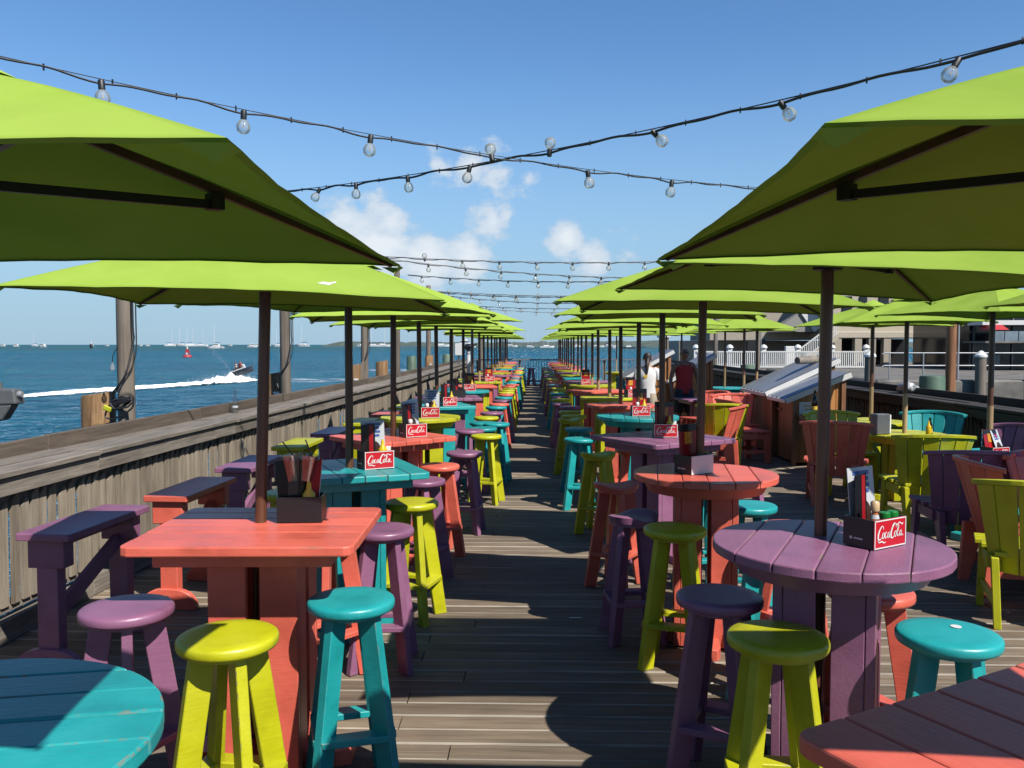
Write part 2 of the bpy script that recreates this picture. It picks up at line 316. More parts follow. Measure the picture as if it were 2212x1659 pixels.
# ------------------------------------------------------------------ mesh helpers
class MB:
    def __init__(s): s.v = []; s.f = []
    def add(s, vs, fs):
        o = len(s.v); s.v += [tuple(x) for x in vs]; s.f += [tuple(i + o for i in f) for f in fs]; return s
    def box(s, c, d, M=None):
        x, y, z = d[0] / 2, d[1] / 2, d[2] / 2
        P = [Vector((sx * x, sy * y, sz * z)) for sz in (-1, 1) for sy in (-1, 1) for sx in (-1, 1)]
        if M is not None: P = [M @ p for p in P]
        P = [p + Vector(c) for p in P]
        return s.add(P, [(0, 2, 3, 1), (4, 5, 7, 6), (0, 1, 5, 4), (2, 6, 7, 3), (0, 4, 6, 2), (1, 3, 7, 5)])
    def hexa(s, P):      # bottom four ccw, top four ccw
        return s.add(P, [(3, 2, 1, 0), (4, 5, 6, 7), (0, 1, 5, 4), (1, 2, 6, 5), (2, 3, 7, 6), (3, 0, 4, 7)])
    def beam(s, a, b, w, h, up=(0, 0, 1), w2=None, h2=None):
        a, b = Vector(a), Vector(b); d = (b - a).normalized(); u = Vector(up)
        sx = d.cross(u)
        if sx.length < 1e-4: sx = d.cross(Vector((0, 1, 0)))
        sx.normalize(); sy = sx.cross(d).normalized(); w2 = w2 or w; h2 = h2 or h
        q = lambda p, w, h: [p - sx * w / 2 - sy * h / 2, p + sx * w / 2 - sy * h / 2, p + sx * w / 2 + sy * h / 2, p - sx * w / 2 + sy * h / 2]
        return s.hexa(q(a, w, h) + q(b, w2, h2))
    def tube(s, pts, r, n=8, cap=True):
        pts = [Vector(p) for p in pts]; rs = r if isinstance(r, (list, tuple)) else [r] * len(pts)
        o = len(s.v); prev = None
        for i, p in enumerate(pts):
            d = (pts[min(i + 1, len(pts) - 1)] - pts[max(i - 1, 0)]).normalized()
            if prev is None:
                sx = d.cross(Vector((0, 0, 1)))
                if sx.length < 1e-3: sx = Vector((1, 0, 0))
            else: sx = prev - d * prev.dot(d)
            sx.normalize(); prev = sx; sy = d.cross(sx)
            s.v += [tuple(p + (sx * cos(2 * pi * k / n) + sy * sin(2 * pi * k / n)) * rs[i]) for k in range(n)]
        for i in range(len(pts) - 1):
            for k in range(n):
                a = o + i * n + k; b = o + i * n + (k + 1) % n; s.f.append((a, b, b + n, a + n))
        if cap: s.f.append(tuple(o + k for k in range(n))[::-1]); e = o + (len(pts) - 1) * n; s.f.append(tuple(e + k for k in range(n)))
        return s
    def lathe(s, prof, n=20, c=(0, 0, 0), M=None):
        o = len(s.v); c = Vector(c)
        for r, z in prof:
            for k in range(n):
                p = Vector((r * cos(2 * pi * k / n), r * sin(2 * pi * k / n), z))
                if M is not None: p = M @ p
                s.v.append(tuple(p + c))
        for i in range(len(prof) - 1):
            for k in range(n):
                a = o + i * n + k; b = o + i * n + (k + 1) % n; s.f.append((a, b, b + n, a + n))
        s.f.append(tuple(o + k for k in range(n))[::-1]); e = o + (len(prof) - 1) * n; s.f.append(tuple(e + k for k in range(n)))
        return s
    def prism(s, poly, z0, z1):
        n = len(poly); P = [Vector((x, y, z0)) for x, y in poly] + [Vector((x, y, z1)) for x, y in poly]
        return s.add(P, [tuple(range(n))[::-1], tuple(range(n, 2 * n))] + [(i, (i + 1) % n, n + (i + 1) % n, n + i) for i in range(n)])
    def xform(s, M):
        s.v = [tuple(M @ Vector(p)) for p in s.v]; return s
    def mesh(s, name, mat, bevel=0.0, seg=1, smooth=None):
        me = bpy.data.meshes.new(name); me.from_pydata(s.v, [], s.f); me.materials.append(mat)
        if bevel:
            if mat.name in WORN: me.materials.append(WORN[mat.name])
            b = bmesh.new(); b.from_mesh(me)
            ed = [e for e in b.edges if len(e.link_faces) == 2 and e.calc_face_angle(0) > R(32)]
            bmesh.ops.bevel(b, geom=ed, offset=bevel, segments=seg, affect='EDGES', profile=.5, clamp_overlap=True, material=1 if mat.name in WORN else -1)
            b.to_mesh(me); b.free()
        if smooth is not None:
            for pl in me.polygons: pl.use_smooth = True
            me.set_sharp_from_angle(angle=R(smooth))
        me.update(); return me

class Part:
    def __init__(s, name, mesh, loc=(0, 0, 0), rz=0.0, subs=(), M=None):
        s.name, s.mesh, s.subs = name, mesh, list(subs)
        s.M = M if M is not None else Matrix.Translation(loc) @ Matrix.Rotation(rz, 4, 'Z')
def link(name, data, parent=None, M=None):
    o = bpy.data.objects.new(name, data); COL.objects.link(o)
    if parent is not None: o.parent = parent
    if M is not None: o.matrix_local = M
    return o
USED = {}
def tag(o, label, cat, group=None, kind=None):
    if label: o['label'] = label
    if cat: o['category'] = cat
    if group: o['group'] = group
    if kind: o['kind'] = kind
    return o
def thing(name, parts, label, cat, loc=(0, 0, 0), rz=0.0, group=None, M=None, kind=None):
    M = M if M is not None else Matrix.Translation(loc) @ Matrix.Rotation(rz, 4, 'Z')
    if label in USED and not group: print('DUP LABEL', label)
    USED[label] = 1
    if len(parts) == 1 and not parts[0].subs:
        r = link(name, parts[0].mesh, None, M @ parts[0].M)
    else:
        r = link(name, None, None, M); r.empty_display_size = .1
        for p in parts:
            c = link(p.name, p.mesh, r, p.M)
            for q in p.subs: link(q.name, q.mesh, c, q.M)
    return tag(r, label, cat, group, kind)
ORD = ['', 'first', 'second', 'third', 'fourth', 'fifth', 'sixth', 'seventh', 'eighth', 'ninth', 'tenth', 'eleventh', 'twelfth', 'thirteenth', 'fourteenth', 'fifteenth', 'sixteenth', 'seventeenth', 'eighteenth', 'nineteenth', 'twentieth', 'twenty-first', 'twenty-second', 'twenty-third', 'twenty-fourth', 'twenty-fifth', 'twenty-sixth', 'twenty-seventh', 'twenty-eighth', 'twenty-ninth', 'thirtieth', 'thirty-first', 'thirty-second', 'thirty-third', 'thirty-fourth', 'thirty-fifth', 'thirty-sixth', 'thirty-seventh', 'thirty-eighth', 'thirty-ninth', 'fortieth', 'forty-first', 'forty-second', 'forty-third', 'forty-fourth', 'forty-fifth', 'forty-sixth', 'forty-seventh', 'forty-eighth', 'forty-ninth', 'fiftieth']

# ------------------------------------------------------------------ the setting: sea, land
WZ = -1.75
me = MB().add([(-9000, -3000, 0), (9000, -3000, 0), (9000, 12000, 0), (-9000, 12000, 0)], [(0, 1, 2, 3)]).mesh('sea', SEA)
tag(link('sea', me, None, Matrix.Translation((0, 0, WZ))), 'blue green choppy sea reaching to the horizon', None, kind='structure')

def island(name, px0, px1, dist, hmax, seed, label, base=.35):
    a = at_z(px0, 760, 0); x0 = ray(px0, 744); x1 = ray(px1, 744)
    X0, X1 = x0.x / x0.y * dist, x1.x / x1.y * dist
    n = int((X1 - X0) / 9); b = MB(); rows = 5
    for i in range(n + 1):
        u = i / n; x = X0 + (X1 - X0) * u
        env = min(1, u / .10, (1 - u) / .06) ** .6 if 0 < u < 1 else 0
        h = hmax * env * (base + .35 * noise.noise((u * n * .028, seed, 0)) + .30 * abs(noise.noise((u * n * .17, seed + 5, 0))) + .22 * noise.noise((u * n * .9, seed + 9, 0)) + .3)
        h = max(h, .6)
        for j in range(rows):
            w_ = j / (rows - 1)
            zz = h * (sin(w_ * pi * .5) ** .5) * (1 + .10 * noise.noise((i * .9, j * 2.1, seed)))
            b.v.append((x, dist + w_ * 60 + 9 * noise.noise((i * .5, j, seed)), WZ + (zz if j else -.2)))
        if i:
            for j in range(rows - 1):
                p = (i - 1) * rows + j; b.f.append((p, p + rows, p + rows + 1, p + 1))
    k = len(b.v)       # back face so it is a solid ridge
    for i in range(n + 1):
        q = b.v[i * rows + rows - 1]; b.v.append((q[0], q[1] + 120, WZ - .2))
        if i: b.f.append(((i - 1) * rows + rows - 1, i * rows + rows - 1, k + i, k + i - 1))
    tag(link(name, b.mesh(name, MANGROVE)), label, None, kind='structure')
island('island', 690, 1010, 1500, 9, 1.3, 'low mangrove island on the horizon beyond the moored boats')
island('mainland', 985, 1500, 1250, 10, 4.1, 'wooded shoreline on the horizon past the end of the pier', .45)
island('mainland', 1400, 2400, 1000, 9, 8.3, 'wooded shoreline behind the white quay railing', .4)

# ------------------------------------------------------------------ deck
def lerp_tab(y, tab):
    if y <= tab[0][0]: return tab[0][1]
    for (a, p), (b, q) in zip(tab, tab[1:]):
        if y <= b: return p + (q - p) * (y - a) / (b - a)
    return tab[-1][1]
RAILTAB = [(-4, -3.50), (2, -3.44), (5.4, -3.33), (11, -3.12), (17, -2.97), (28, -2.93), (37.4, -2.93)]
xo = lambda y: lerp_tab(y, RAILTAB)             # outer line of the seaward rail
XR = 5.15                                       # inner face of the rail on the other side
Y0, Y1 = -4.0, 37.3
deck = link('deck', None); tag(deck, 'weathered grey brown boardwalk deck of crosswise planks', None, kind='structure')
PW, GAP = .138, .004
def plank(b, y, x0, x1, dz=0.0):
    c = .007; e = .009; y0, y1 = y + GAP / 2, y + PW - GAP / 2
    P = [(x0, y0, -.038), (x1, y0, -.038), (x1, y0, -c + dz), (x0, y0, -c + dz), (x0, y0 + e, dz), (x1, y0 + e, dz), (x0, y1 - c, dz), (x1, y1 - c, dz), (x0, y1, -c + dz), (x1, y1, -c + dz), (x0, y1, -.038), (x1, y1, -.038)]
    b.add(P, [(0, 1, 2, 3), (3, 2, 5, 4), (4, 5, 7, 6), (6, 7, 9, 8), (8, 9, 11, 10), (0, 3, 4, 6, 8, 10), (1, 11, 9, 7, 5, 2)])
def two_tone(me):
    me.materials.append(DECKE)
    for i, pl in enumerate(me.polygons): pl.material_index = 1 if i % 7 == 1 else 0
    return me
far = MB(); near_n = 0
k = 0; y = Y0
while y < Y1:
    xl = xo(y) + .12
    j1 = -.35 + (1.9 if k % 2 else 0) - (.25 if k % 3 else 0); j2 = 3.3 + (.8 if k % 3 == 1 else -.3)
    for (a, c) in ((xl, j1 - .003), (j1 + .003, j2 - .003), (j2 + .003, XR + .12)):
        dz = rnd.uniform(-.003, .003)
        if 2.7 < y < 15.6 and not (a > 3 and y > 13):
            b = MB(); cx = (a + c) / 2; plank(b, 0, a - cx, c - cx, dz)
            link('plank', two_tone(b.mesh('plank', DECKW)), deck, Matrix.Translation((cx, y, 0))); near_n += 1
        else: plank(far, y, a, c, dz)
    y += PW; k += 1
fo = link('far_planks', two_tone(far.mesh('far_planks', DECKW)), deck); fo['kind'] = 'stuff'
b = MB()
for x in (-2.6, -1.7, -.6, .5, 1.6, 2.7, 3.8, 4.9): b.box((x, (Y0 + Y1) / 2, -.16), (.07, Y1 - Y0, .24))
link('joist', b.mesh('joist', DARKW), deck)
b = MB()
for yy in range(-3, 38, 5):
    for x in (-2.5, 1.2, 5.0): b.lathe([(.15, -4), (.15, -.28)], 10, (x, yy, 0))
o = link('piling', b.mesh('piling', DARKW), deck); o['kind'] = 'stuff'

# ------------------------------------------------------------------ railings
def picket_mesh(mat, h, wd=.068, th=.018, lean=0.0):
    b = MB(); a, c = -wd / 2, wd / 2
    P = [(0, a, 0), (0, c, 0), (0, c, h - .012), (0, c - .02, h + .008), (0, a + .028, h - .016), (0, a, h - .040)]
    n = len(P); b.add([(-th / 2, p[1], p[2]) for p in P] + [(th / 2, p[1], p[2]) for p in P], [tuple(range(n)), tuple(range(n, 2 * n))[::-1]] + [(i, n + i, n + (i + 1) % n, (i + 1) % n) for i in range(n)])
    return b.mesh('picket', mat)
def railing(label, xf, side, y0, y1, mr, mp, pick_rng, name='picket_railing', npick=300):
    """side = -1: the deck lies towards +x of it. xf(y) is the outer face"""
    root = link(name, None, None, Matrix.Identity(4)); tag(root, label, 'railing')
    s = -side
    def run(nm, off0, off1, z0, z1, step=2.42, jit=.004):
        y = y0; k = 0
        while y < y1 - .01:
            ye = min(y + step, y1); a, c = xf(y), xf(ye); dz = rnd.uniform(-jit, jit); b = MB()
            ym = (y + ye) / 2; xm = xf(ym)
            q = lambda x, yy, o, z: (x + s * o - xm, yy - ym, z + dz)
            lo, hi = min(off0, off1), max(off0, off1)
            g = .003
            P = [q(a, y + g, lo, z0), q(a, y + g, hi, z0), q(c, ye - g, hi, z0), q(c, ye - g, lo, z0), q(a, y + g, lo, z1), q(a, y + g, hi, z1), q(c, ye - g, hi, z1), q(c, ye - g, lo, z1)]
            b.hexa(P if s > 0 else [P[i] for i in (1, 0, 3, 2, 5, 4, 7, 6)])
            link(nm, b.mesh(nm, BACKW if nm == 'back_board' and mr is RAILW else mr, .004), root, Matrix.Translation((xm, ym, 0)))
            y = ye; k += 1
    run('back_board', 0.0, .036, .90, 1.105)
    run('shelf_board', .038, .215, .972, 1.008)
    run('shelf_board', .221, .400, .972, 1.006)
    run('front_board', .340, .376, .862, .966)
    run('upper_rail', .262, .300, .735, .860)
    run('lower_rail', .200, .300, .165, .205)
    run('toe_board', .24, .33, .004, .135)
    y = y0 + .6
    while y < y1:
        link('post', MB().box((0, 0, .48), (.09, .09, .955)).mesh('post', mr, .004), root, Matrix.Translation((xf(y) + s * .13, y, 0))); y += 2.42
    ms = [picket_mesh(mp, h) for h in (.635, .65, .62, .66, .60)]
    farb = MB(); y = y0 + .08; n = 0
    while y < y1 - .1:
        me = ms[rnd.randrange(5)]
        ang = atan2(xf(y + .5) - xf(y), .5)
        M = Matrix.Translation((xf(y) + s * (.312 + rnd.uniform(-.004, .004)), y, .205)) @ Matrix.Rotation(-ang + rnd.uniform(-.05, .05), 4, 'Z') @ Matrix.Rotation(rnd.uniform(-.014, .014), 4, 'X')
        if pick_rng[0] < y < pick_rng[1] and n < npick:
            if rnd.random() > .025: link('picket', me, root, M)
            n += 1
        else: farb.add([M @ v.co for v in me.vertices], [tuple(p.vertices) for p in me.polygons])
        y += rnd.choice((.090, .094, .092, .098, .104))
    fo = link('far_pickets', farb.mesh('far_pickets', mp), root); fo['kind'] = 'stuff'
    return root
railing('weathered grey picket railing with drink shelf along the open sea', xo, -1, Y0, Y1, RAILW, PICKW, (2.6, 31))
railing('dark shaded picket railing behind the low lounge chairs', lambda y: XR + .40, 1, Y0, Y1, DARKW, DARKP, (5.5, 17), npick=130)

# rail across the far end of the pier
root = link('end_railing', None, None, Matrix.Translation((0, Y1 - .1, 0)))
tag(root, 'thin barred railing closing the far end of the pier', 'railing')
link('top_rail', MB().box((1.3, 0, 1.05), (7.9, .14, .05)).mesh('top_rail', RAILW, .005), root)
link('lower_rail', MB().box((1.3, 0, .12), (7.9, .05, .07)).mesh('lower_rail', RAILW, .005), root)
bm = MB().box((0, 0, .58), (.022, .022, .86)).mesh('baluster', RAILW)
for i in range(66): link('baluster', bm, root, Matrix.Translation((-2.5 + i * .116, 0, 0)))
for i in range(5): link('post', MB().box((0, 0, .53), (.1, .1, 1.06)).mesh('post', RAILW), root, Matrix.Translation((-2.4 + i * 1.85, .09, 0)))

# ------------------------------------------------------------------ umbrellas
SIDE, RISE = 1.36, .29
SXY = (1.46 / SIDE, 1.26 / SIDE)          # the canopies are a little wider than deep
def canopy_panel():
    b = MB(); h = SIDE / 2
    us = [-1, -.972] + [-1 + 2 * i / 18 for i in range(1, 18)] + [.972, 1]; vs_ = [.10 + .90 * j / 10 for j in range(10)] + [.972, 1.0]
    nu, nv = len(us) - 1, len(vs_) - 1; seam = []
    for v in vs_:
        for u in us:
            pull = 1 - .055 * (1 - u * u) * v
            z = RISE * (1 - v) + .010 * sin(pi * v) * abs(u) - .016 * (1 - abs(u)) * sin(pi * v) + .014 * (1 - u * u) * v
            z += (1 - u * u) * v * (.006 * noise.noise((u * 3.1, v * 2.2, 4.4)) + .0025 * noise.noise((u * 9, v * 4, 1.7))) + .004 * sin(u * 26) * v ** 3 * abs(u) ** 3 * (1 - u * u)
            b.v.append((u * h * v, -h * v * pull, z)); seam.append(1.0 if abs(u) == 1 or v == 1.0 else 0.0)
    for j in range(nv):
        for i in range(nu):
            a = j * (nu + 1) + i; b.f.append((a, a + nu + 1, a + nu + 2, a + 1))
    o = len(b.v)       # hem turned under along the edge
    for i in range(nu + 1):
        x, y, z = b.v[nv * (nu + 1) + i]; b.v.append((x * .988, y * .988, z - .004)); seam.append(1.0)
        if i: b.f.append((nv * (nu + 1) + i - 1, o + i - 1, o + i, nv * (nu + 1) + i))
    me = b.mesh('canopy_panel', CANOPY, smooth=50); me.attributes.new('seam', 'FLOAT', 'POINT').data.foreach_set('value', seam)
    return me
def vent_cap():
    b = MB(); n = 8; r = .17
    ring = []
    for k in range(4):
        a = pi / 4 + k * pi / 2
        for s_ in (0, 1):
            if s_ == 0: ring.append((r * 1.25 * cos(a), r * 1.25 * sin(a), RISE - .045))
            else: ring.append((r * .86 * cos(a + pi / 4), r * .86 * sin(a + pi / 4), RISE - .028))
    b.add(ring + [(0, 0, RISE + .05)], [(i, (i + 1) % 8, 8) for i in range(8)])
    return b.mesh('vent_cap', CANOPY, smooth=60)
CP, VC = canopy_panel(), vent_cap()
def tip():
    h = SIDE / 2; b = MB()
    b.add([(h - .045, h, -.004), (h, h - .045, -.004), (h + .005, h + .005, -.006), (h - .014, h - .014, -.022)], [(0, 2, 3), (2, 1, 3)])
    return b.mesh('corner_pocket', CANOPY)
TIP = tip()
POLE = MB().lathe([(.024, 0), (.024, 2.02), (.022, 2.30), (.012, 2.36), (.014, 2.39), (.004, 2.41)], 14).mesh('pole', POLEW, smooth=40)
TANP = MB().lathe([(.026, .55), (.026, 1.18)], 14).mesh('lower_pole', TANW, smooth=40)
HUB = MB().lathe([(.03, 0), (.055, .005), (.055, .06), (.03, .065)], 14).mesh('hub', BLACK, smooth=40)
BASE = MB().lathe([(.20, 0), (.20, .03), (.17, .05), (.04, .065), (.035, .14)], 20).mesh('base', BLACK, smooth=40)
def rib(z0):
    h = SIDE / 2; b = MB()
    pts = [(.05, .05, RISE - .040), (h * .5, h * .5, RISE * .5 - .009), (h - .02, h - .02, -.003)]
    for k, (p, q) in enumerate(zip(pts, pts[1:])): b.beam(p, q, .013, .017, w2=.013 - .005 * k, h2=.017 - .010 * k)
    return b.mesh('rib', RIBW)
def strut():
    h = SIDE / 2; b = MB(); b.beam((.03, .03, .09), (h * .52, h * .52, RISE * .48 - .040), .012, .018)
    b.box((h * .52, h * .52, RISE * .48 - .034), (.028, .028, .034), Matrix.Rotation(pi / 4, 3, 'Z'))
    return b.mesh('strut', BLACK)
RIB, STRUT = rib(0), strut()
def emblem_mesh():
    h = SIDE / 2; P = []
    for x, q in ((-.03, .0), (-.012, .022), (.006, .012), (.026, .03), (.03, .014), (.01, -.01), (.018, -.024), (-.006, -.014)):
        v = .86 - q; P.append((.30 + x, -h * v * .965, RISE * (1 - v) + .009))
    return MB().add(P, [tuple(range(8))]).mesh('printed_emblem', WHITEP)
EMBLEM = emblem_mesh()
def umbrella(x, y, label, ze=1.93, yaw=0.0, tilt=(0.0, 0.0), group=None, scale=1.0, tan=False, lean=(0, 0), base=False, emblem=False):
    """ze: height of the canopy's hem. The canopy may hang a little crooked on its pole"""
    T = Matrix.Translation((0, 0, ze)) @ Matrix.Rotation(R(tilt[0]), 4, 'X') @ Matrix.Rotation(R(tilt[1]), 4, 'Y') @ Matrix.Rotation(R(yaw), 4, 'Z') @ Matrix.Diagonal((scale * SXY[0], scale * SXY[1], scale, 1))
    ps = [Part('pole', POLE, M=Matrix.Scale((ze + RISE * scale) / 2.36, 4, (0, 0, 1)))]
    if tan: ps.append(Part('lower_pole', TANP))
    if base: ps.append(Part('base', BASE))
    for k in range(4):
        Q = T @ Matrix.Rotation(k * pi / 2, 4, 'Z')
        ps.append(Part('canopy_panel', CP, M=Q)); ps.append(Part('rib', RIB, M=Q @ Matrix.Rotation(0, 4, 'Z')))
        if y < 13: ps.append(Part('strut', STRUT, M=Q)); ps.append(Part('corner_pocket', TIP, M=Q))
    ps.append(Part('vent_cap', VC, M=T))
    if emblem: ps.append(Part('printed_emblem', EMBLEM, M=T))
    if y < 13: ps.append(Part('hub', HUB, M=Matrix.Translation((0, 0, ze + .055))))
    return thing('patio_umbrella', ps, label, 'umbrella', (x, y, .0), 0, group, M=Matrix.Translation((x, y, 0)) @ Matrix.Rotation(R(lean[1]), 4, 'Y') @ Matrix.Rotation(R(lean[0]), 4, 'X'))

# ------------------------------------------------------------------ tables
def plank_polys(shape, wx, wy, n):
    """tabletop boards running along x"""
    out = []
    for i in range(n):
        y0 = -wy / 2 + wy * i / n + .0015; y1 = -wy / 2 + wy * (i + 1) / n - .0015
        if shape == 'round':
            r = wx / 2; pts = []
            m_ = 10
            for k in range(m_ + 1):
                yy = y0 + (y1 - y0) * k / m_; pts.append((sqrt(max(r * r - yy * yy, 0)), yy))
            for k in range(m_ + 1):
                yy = y1 + (y0 - y1) * k / m_; pts.append((-sqrt(max(r * r - yy * yy, 0)), yy))
            pp = []
            for q in pts:
                if not pp or (Vector(q) - Vector(pp[-1])).length > 1e-4: pp.append(q)
            if (Vector(pp[0]) - Vector(pp[-1])).length < 1e-4: pp.pop()
            out.append(pp)
        else:
            h = wx / 2; c = .035
            if i == 0: out.append([(-h + c, y0), (h - c, y0), (h - c * .3, y0 + c * .3), (h, y0 + c), (h, y1), (-h, y1), (-h, y0 + c), (-h + c * .3, y0 + c * .3)])
            elif i == n - 1: out.append([(-h, y0), (h, y0), (h, y1 - c), (h - c * .3, y1 - c * .3), (h - c, y1), (-h + c, y1), (-h + c * .3, y1 - c * .3), (-h, y1 - c)])
            else: out.append([(-h, y0), (h, y0), (h, y1), (-h, y1)])
    return out
TCACHE = {}
def table_parts(shape, color, wx, wy, n, top=.98, simple=False):
    key = (shape, color, wx, wy, n, top, simple)
    if key in TCACHE: return TCACHE[key]
    m = PC[color]; ps = []
    for i, poly in enumerate(plank_polys(shape, wx, wy, n)):
        dz = rnd.uniform(-.0016, .0016)
        ps.append(Part('top_plank', MB().prism(poly, top - .038 + dz, top + dz).mesh('top_plank', m, .006, 2 if not simple else 1)))
    if shape == 'round':
        ps.append(Part('apron', MB().lathe([(wx * .40, top - .10), (wx * .44, top - .04)], 32).mesh('apron', m, smooth=40)))
    else:
        ps.append(Part('apron', MB().box((0, 0, top - .068), (wx * .78, wy * .78, .056)).mesh('apron', m, .004)))
    g = .175; tk = .034; wl = .148; zt = top - .07
    for sx, sy in ((1, 1), (-1, 1), (-1, -1), (1, -1)):
        b = MB()
        x0, x1 = g - wl, g; b.prism([(x0, g - tk), (g, g - tk), (g, g), (x0, g)], .012, zt)
        b.prism([(g - tk, x0), (g, x0), (g, g - tk - .002), (g - tk, g - tk - .002)], .012, zt)
        b.v = [(p[0] * sx, p[1] * sy, p[2]) for p in b.v]
        if sx * sy < 0: b.f = [f[::-1] for f in b.f]
        ps.append(Part('pedestal_board', b.mesh('pedestal_board', m, .003)))
    for k in range(2):
        ps.append(Part('foot', MB().prism([(-.36, -.055), (-.30, -.075), (.30, -.075), (.36, -.055), (.36, .055), (.30, .075), (-.30, .075), (-.36, .055)], .0, .07 if k else .066).mesh('foot', m, .004), rz=k * pi / 2))
    TCACHE[key] = ps; return ps

# ------------------------------------------------------------------ stools
def stool_parts(color, saddle=False, H=.74):
    key = ('stool', color, saddle)
    if key in TCACHE: return TCACHE[key]
    m = PC[color]; r = .168; ps = []
    if saddle:
        b = MB(); nr, na = 6, 28
        def zt(x, y): return H - .004 - .022 * max(0, 1 - (x / .12) ** 2) + .010 * (abs(x) / r) ** 2
        for lay in range(2):
            for j in range(nr + 1):
                for k in range(na):
                    a = 2 * pi * k / na; q = r * j / nr * (1 - (.06 if lay else 0)); x, y = q * cos(a), q * .82 * sin(a)
                    b.v.append((x, y, (zt(x, y) - (.010 if j == nr else 0)) if lay == 0 else zt(x, y) - .046))
        for lay in range(2):
            o = lay * (nr + 1) * na
            for j in range(nr):
                for k in range(na):
                    a = o + j * na + k; c = o + j * na + (k + 1) % na
                    f = (a, a + na, c + na, c); b.f.append(f if lay == 0 else f[::-1])
        for k in range(na):
            a = nr * na + k; c = nr * na + (k + 1) % na; o = (nr + 1) * na; b.f.append((a, a + o, c + o, c))
        seat = b.mesh('seat', m, smooth=60)
        top = H - .05
    else:
        prof = [(.001, H - .042), (r - .014, H - .042), (r - .004, H - .038), (r, H - .029), (r, H - .013), (r - .003, H - .006), (r - .010, H - .001), (.12, H), (.001, H - .0008)]
        seat = MB().lathe(prof, 36).mesh('seat', m, smooth=50)
        top = H - .040
    ps.append(Part('seat', seat))
    ps.append(Part('collar', MB().lathe([(.125, top - .020), (.135, top - .016), (.135, top + .002)], 28).mesh('collar', m, smooth=40)))
    # four splayed board legs standing in radial planes
    b = MB(); tk = .038; zt_ = top - .012
    for z0, z1 in ((0, zt_),):
        ri0, ro0, ri1, ro1 = .150, .232, .045, .128
        b.hexa([(ri0, -tk / 2, 0), (ro0, -tk / 2, 0), (ro0, tk / 2, 0), (ri0, tk / 2, 0), (ri1, -tk / 2, z1), (ro1, -tk / 2, z1), (ro1, tk / 2, z1), (ri1, tk / 2, z1)])
    leg = b.mesh('leg', m, .003)
    for k in range(4): ps.append(Part('leg', leg, rz=k * pi / 2))
    rr = .150 + (.045 - .150) * .24 / zt_ + .055
    d = rr * cos(pi / 4)
    st = MB().box((d, 0, .235), (.072, 2 * rr * sin(pi / 4) + .012, .026)).mesh('stretcher', m, .003)
    for k in range(4): ps.append(Part('stretcher', st, rz=pi / 4 + k * pi / 2, M=Matrix.Rotation(pi / 4 + k * pi / 2, 4, 'Z') @ Matrix.Translation((0, 0, .0012 * (k % 2)))))
    TCACHE[key] = ps; return ps
NSTOOL = 0
def stool(color, x, y, where, rz=None, saddle=False, sc_=1.0):
    global NSTOOL; NSTOOL += 1
    rz = rnd.uniform(0, pi) if rz is None else R(rz)
    M = Matrix.Translation((x, y, .001)) @ Matrix.Rotation(rz, 4, 'Z') @ Matrix.Scale(sc_, 4)
    return thing('bar_stool', stool_parts(color, saddle), f'{color} bar stool {where}', 'stool', group='bar stools along the aisle', M=M)

# ------------------------------------------------------------------ caddies and what they hold
def catmull(P, n=6):
    out = []
    for i in range(len(P) - 1):
        p0, p1, p2, p3 = P[max(i - 1, 0)], P[i], P[i + 1], P[min(i + 2, len(P) - 1)]
        for k in range(n):
            u = k / n
            out.append(tuple(.5 * (2 * b + (c - a) * u + (2 * a - 5 * b + 4 * c - d) * u * u + (3 * b - a - 3 * c + d) * u ** 3) for a, b, c, d in zip(p0, p1, p2, p3)))
    out.append(tuple(P[-1])); return out
# flowing script word, each stroke a list of (x, y, pen width)
SCRIPT = [
    [(.245, .245, .014), (.235, .30, .020), (.190, .315, .024), (.120, .25, .036), (.065, .13, .044), (.075, .045, .038), (.130, .030, .022), (.200, .085, .010)],
    [(.050, .02, .012), (.10, -.03, .022), (.19, -.015, .030), (.27, -.05, .026), (.335, -.035, .010)],
    [(.255, .175, .014), (.215, .13, .026), (.215, .065, .026), (.245, .045, .018), (.275, .085, .024), (.280, .15, .022), (.255, .175, .014)],
    [(.365, .155, .022), (.345, .175, .016), (.310, .135, .026), (.305, .07, .026), (.330, .045, .018), (.375, .085, .010)],
    [(.455, .165, .014), (.415, .145, .022), (.395, .08, .026), (.415, .045, .018), (.445, .09, .014), (.470, .175, .022), (.462, .08, .024), (.480, .045, .016), (.515, .08, .010)],
    [(.700, .245, .012), (.690, .31, .018), (.640, .325, .024), (.570, .26, .038), (.520, .135, .046), (.530, .045, .040), (.585, .030, .022), (.650, .085, .010)],
    [(.560, .29, .010), (.640, .345, .022), (.730, .30, .028), (.815, .345, .022), (.915, .30, .028), (.955, .33, .012)],
    [(.685, .175, .014), (.645, .13, .026), (.645, .065, .026), (.675, .045, .018), (.705, .085, .024), (.710, .15, .022), (.685, .175, .014)],
    [(.735, .09, .010), (.785, .20, .016), (.800, .275, .018), (.775, .28, .016), (.750, .17, .026), (.750, .075, .024), (.770, .045, .016), (.805, .085, .010)],
    [(.885, .165, .014), (.845, .145, .022), (.825, .08, .026), (.845, .045, .018), (.875, .09, .014), (.900, .175, .022), (.892, .08, .024), (.910, .045, .016), (.945, .08, .010)],
    [(.955, .048, .020), (.972, .050, .020)],
]
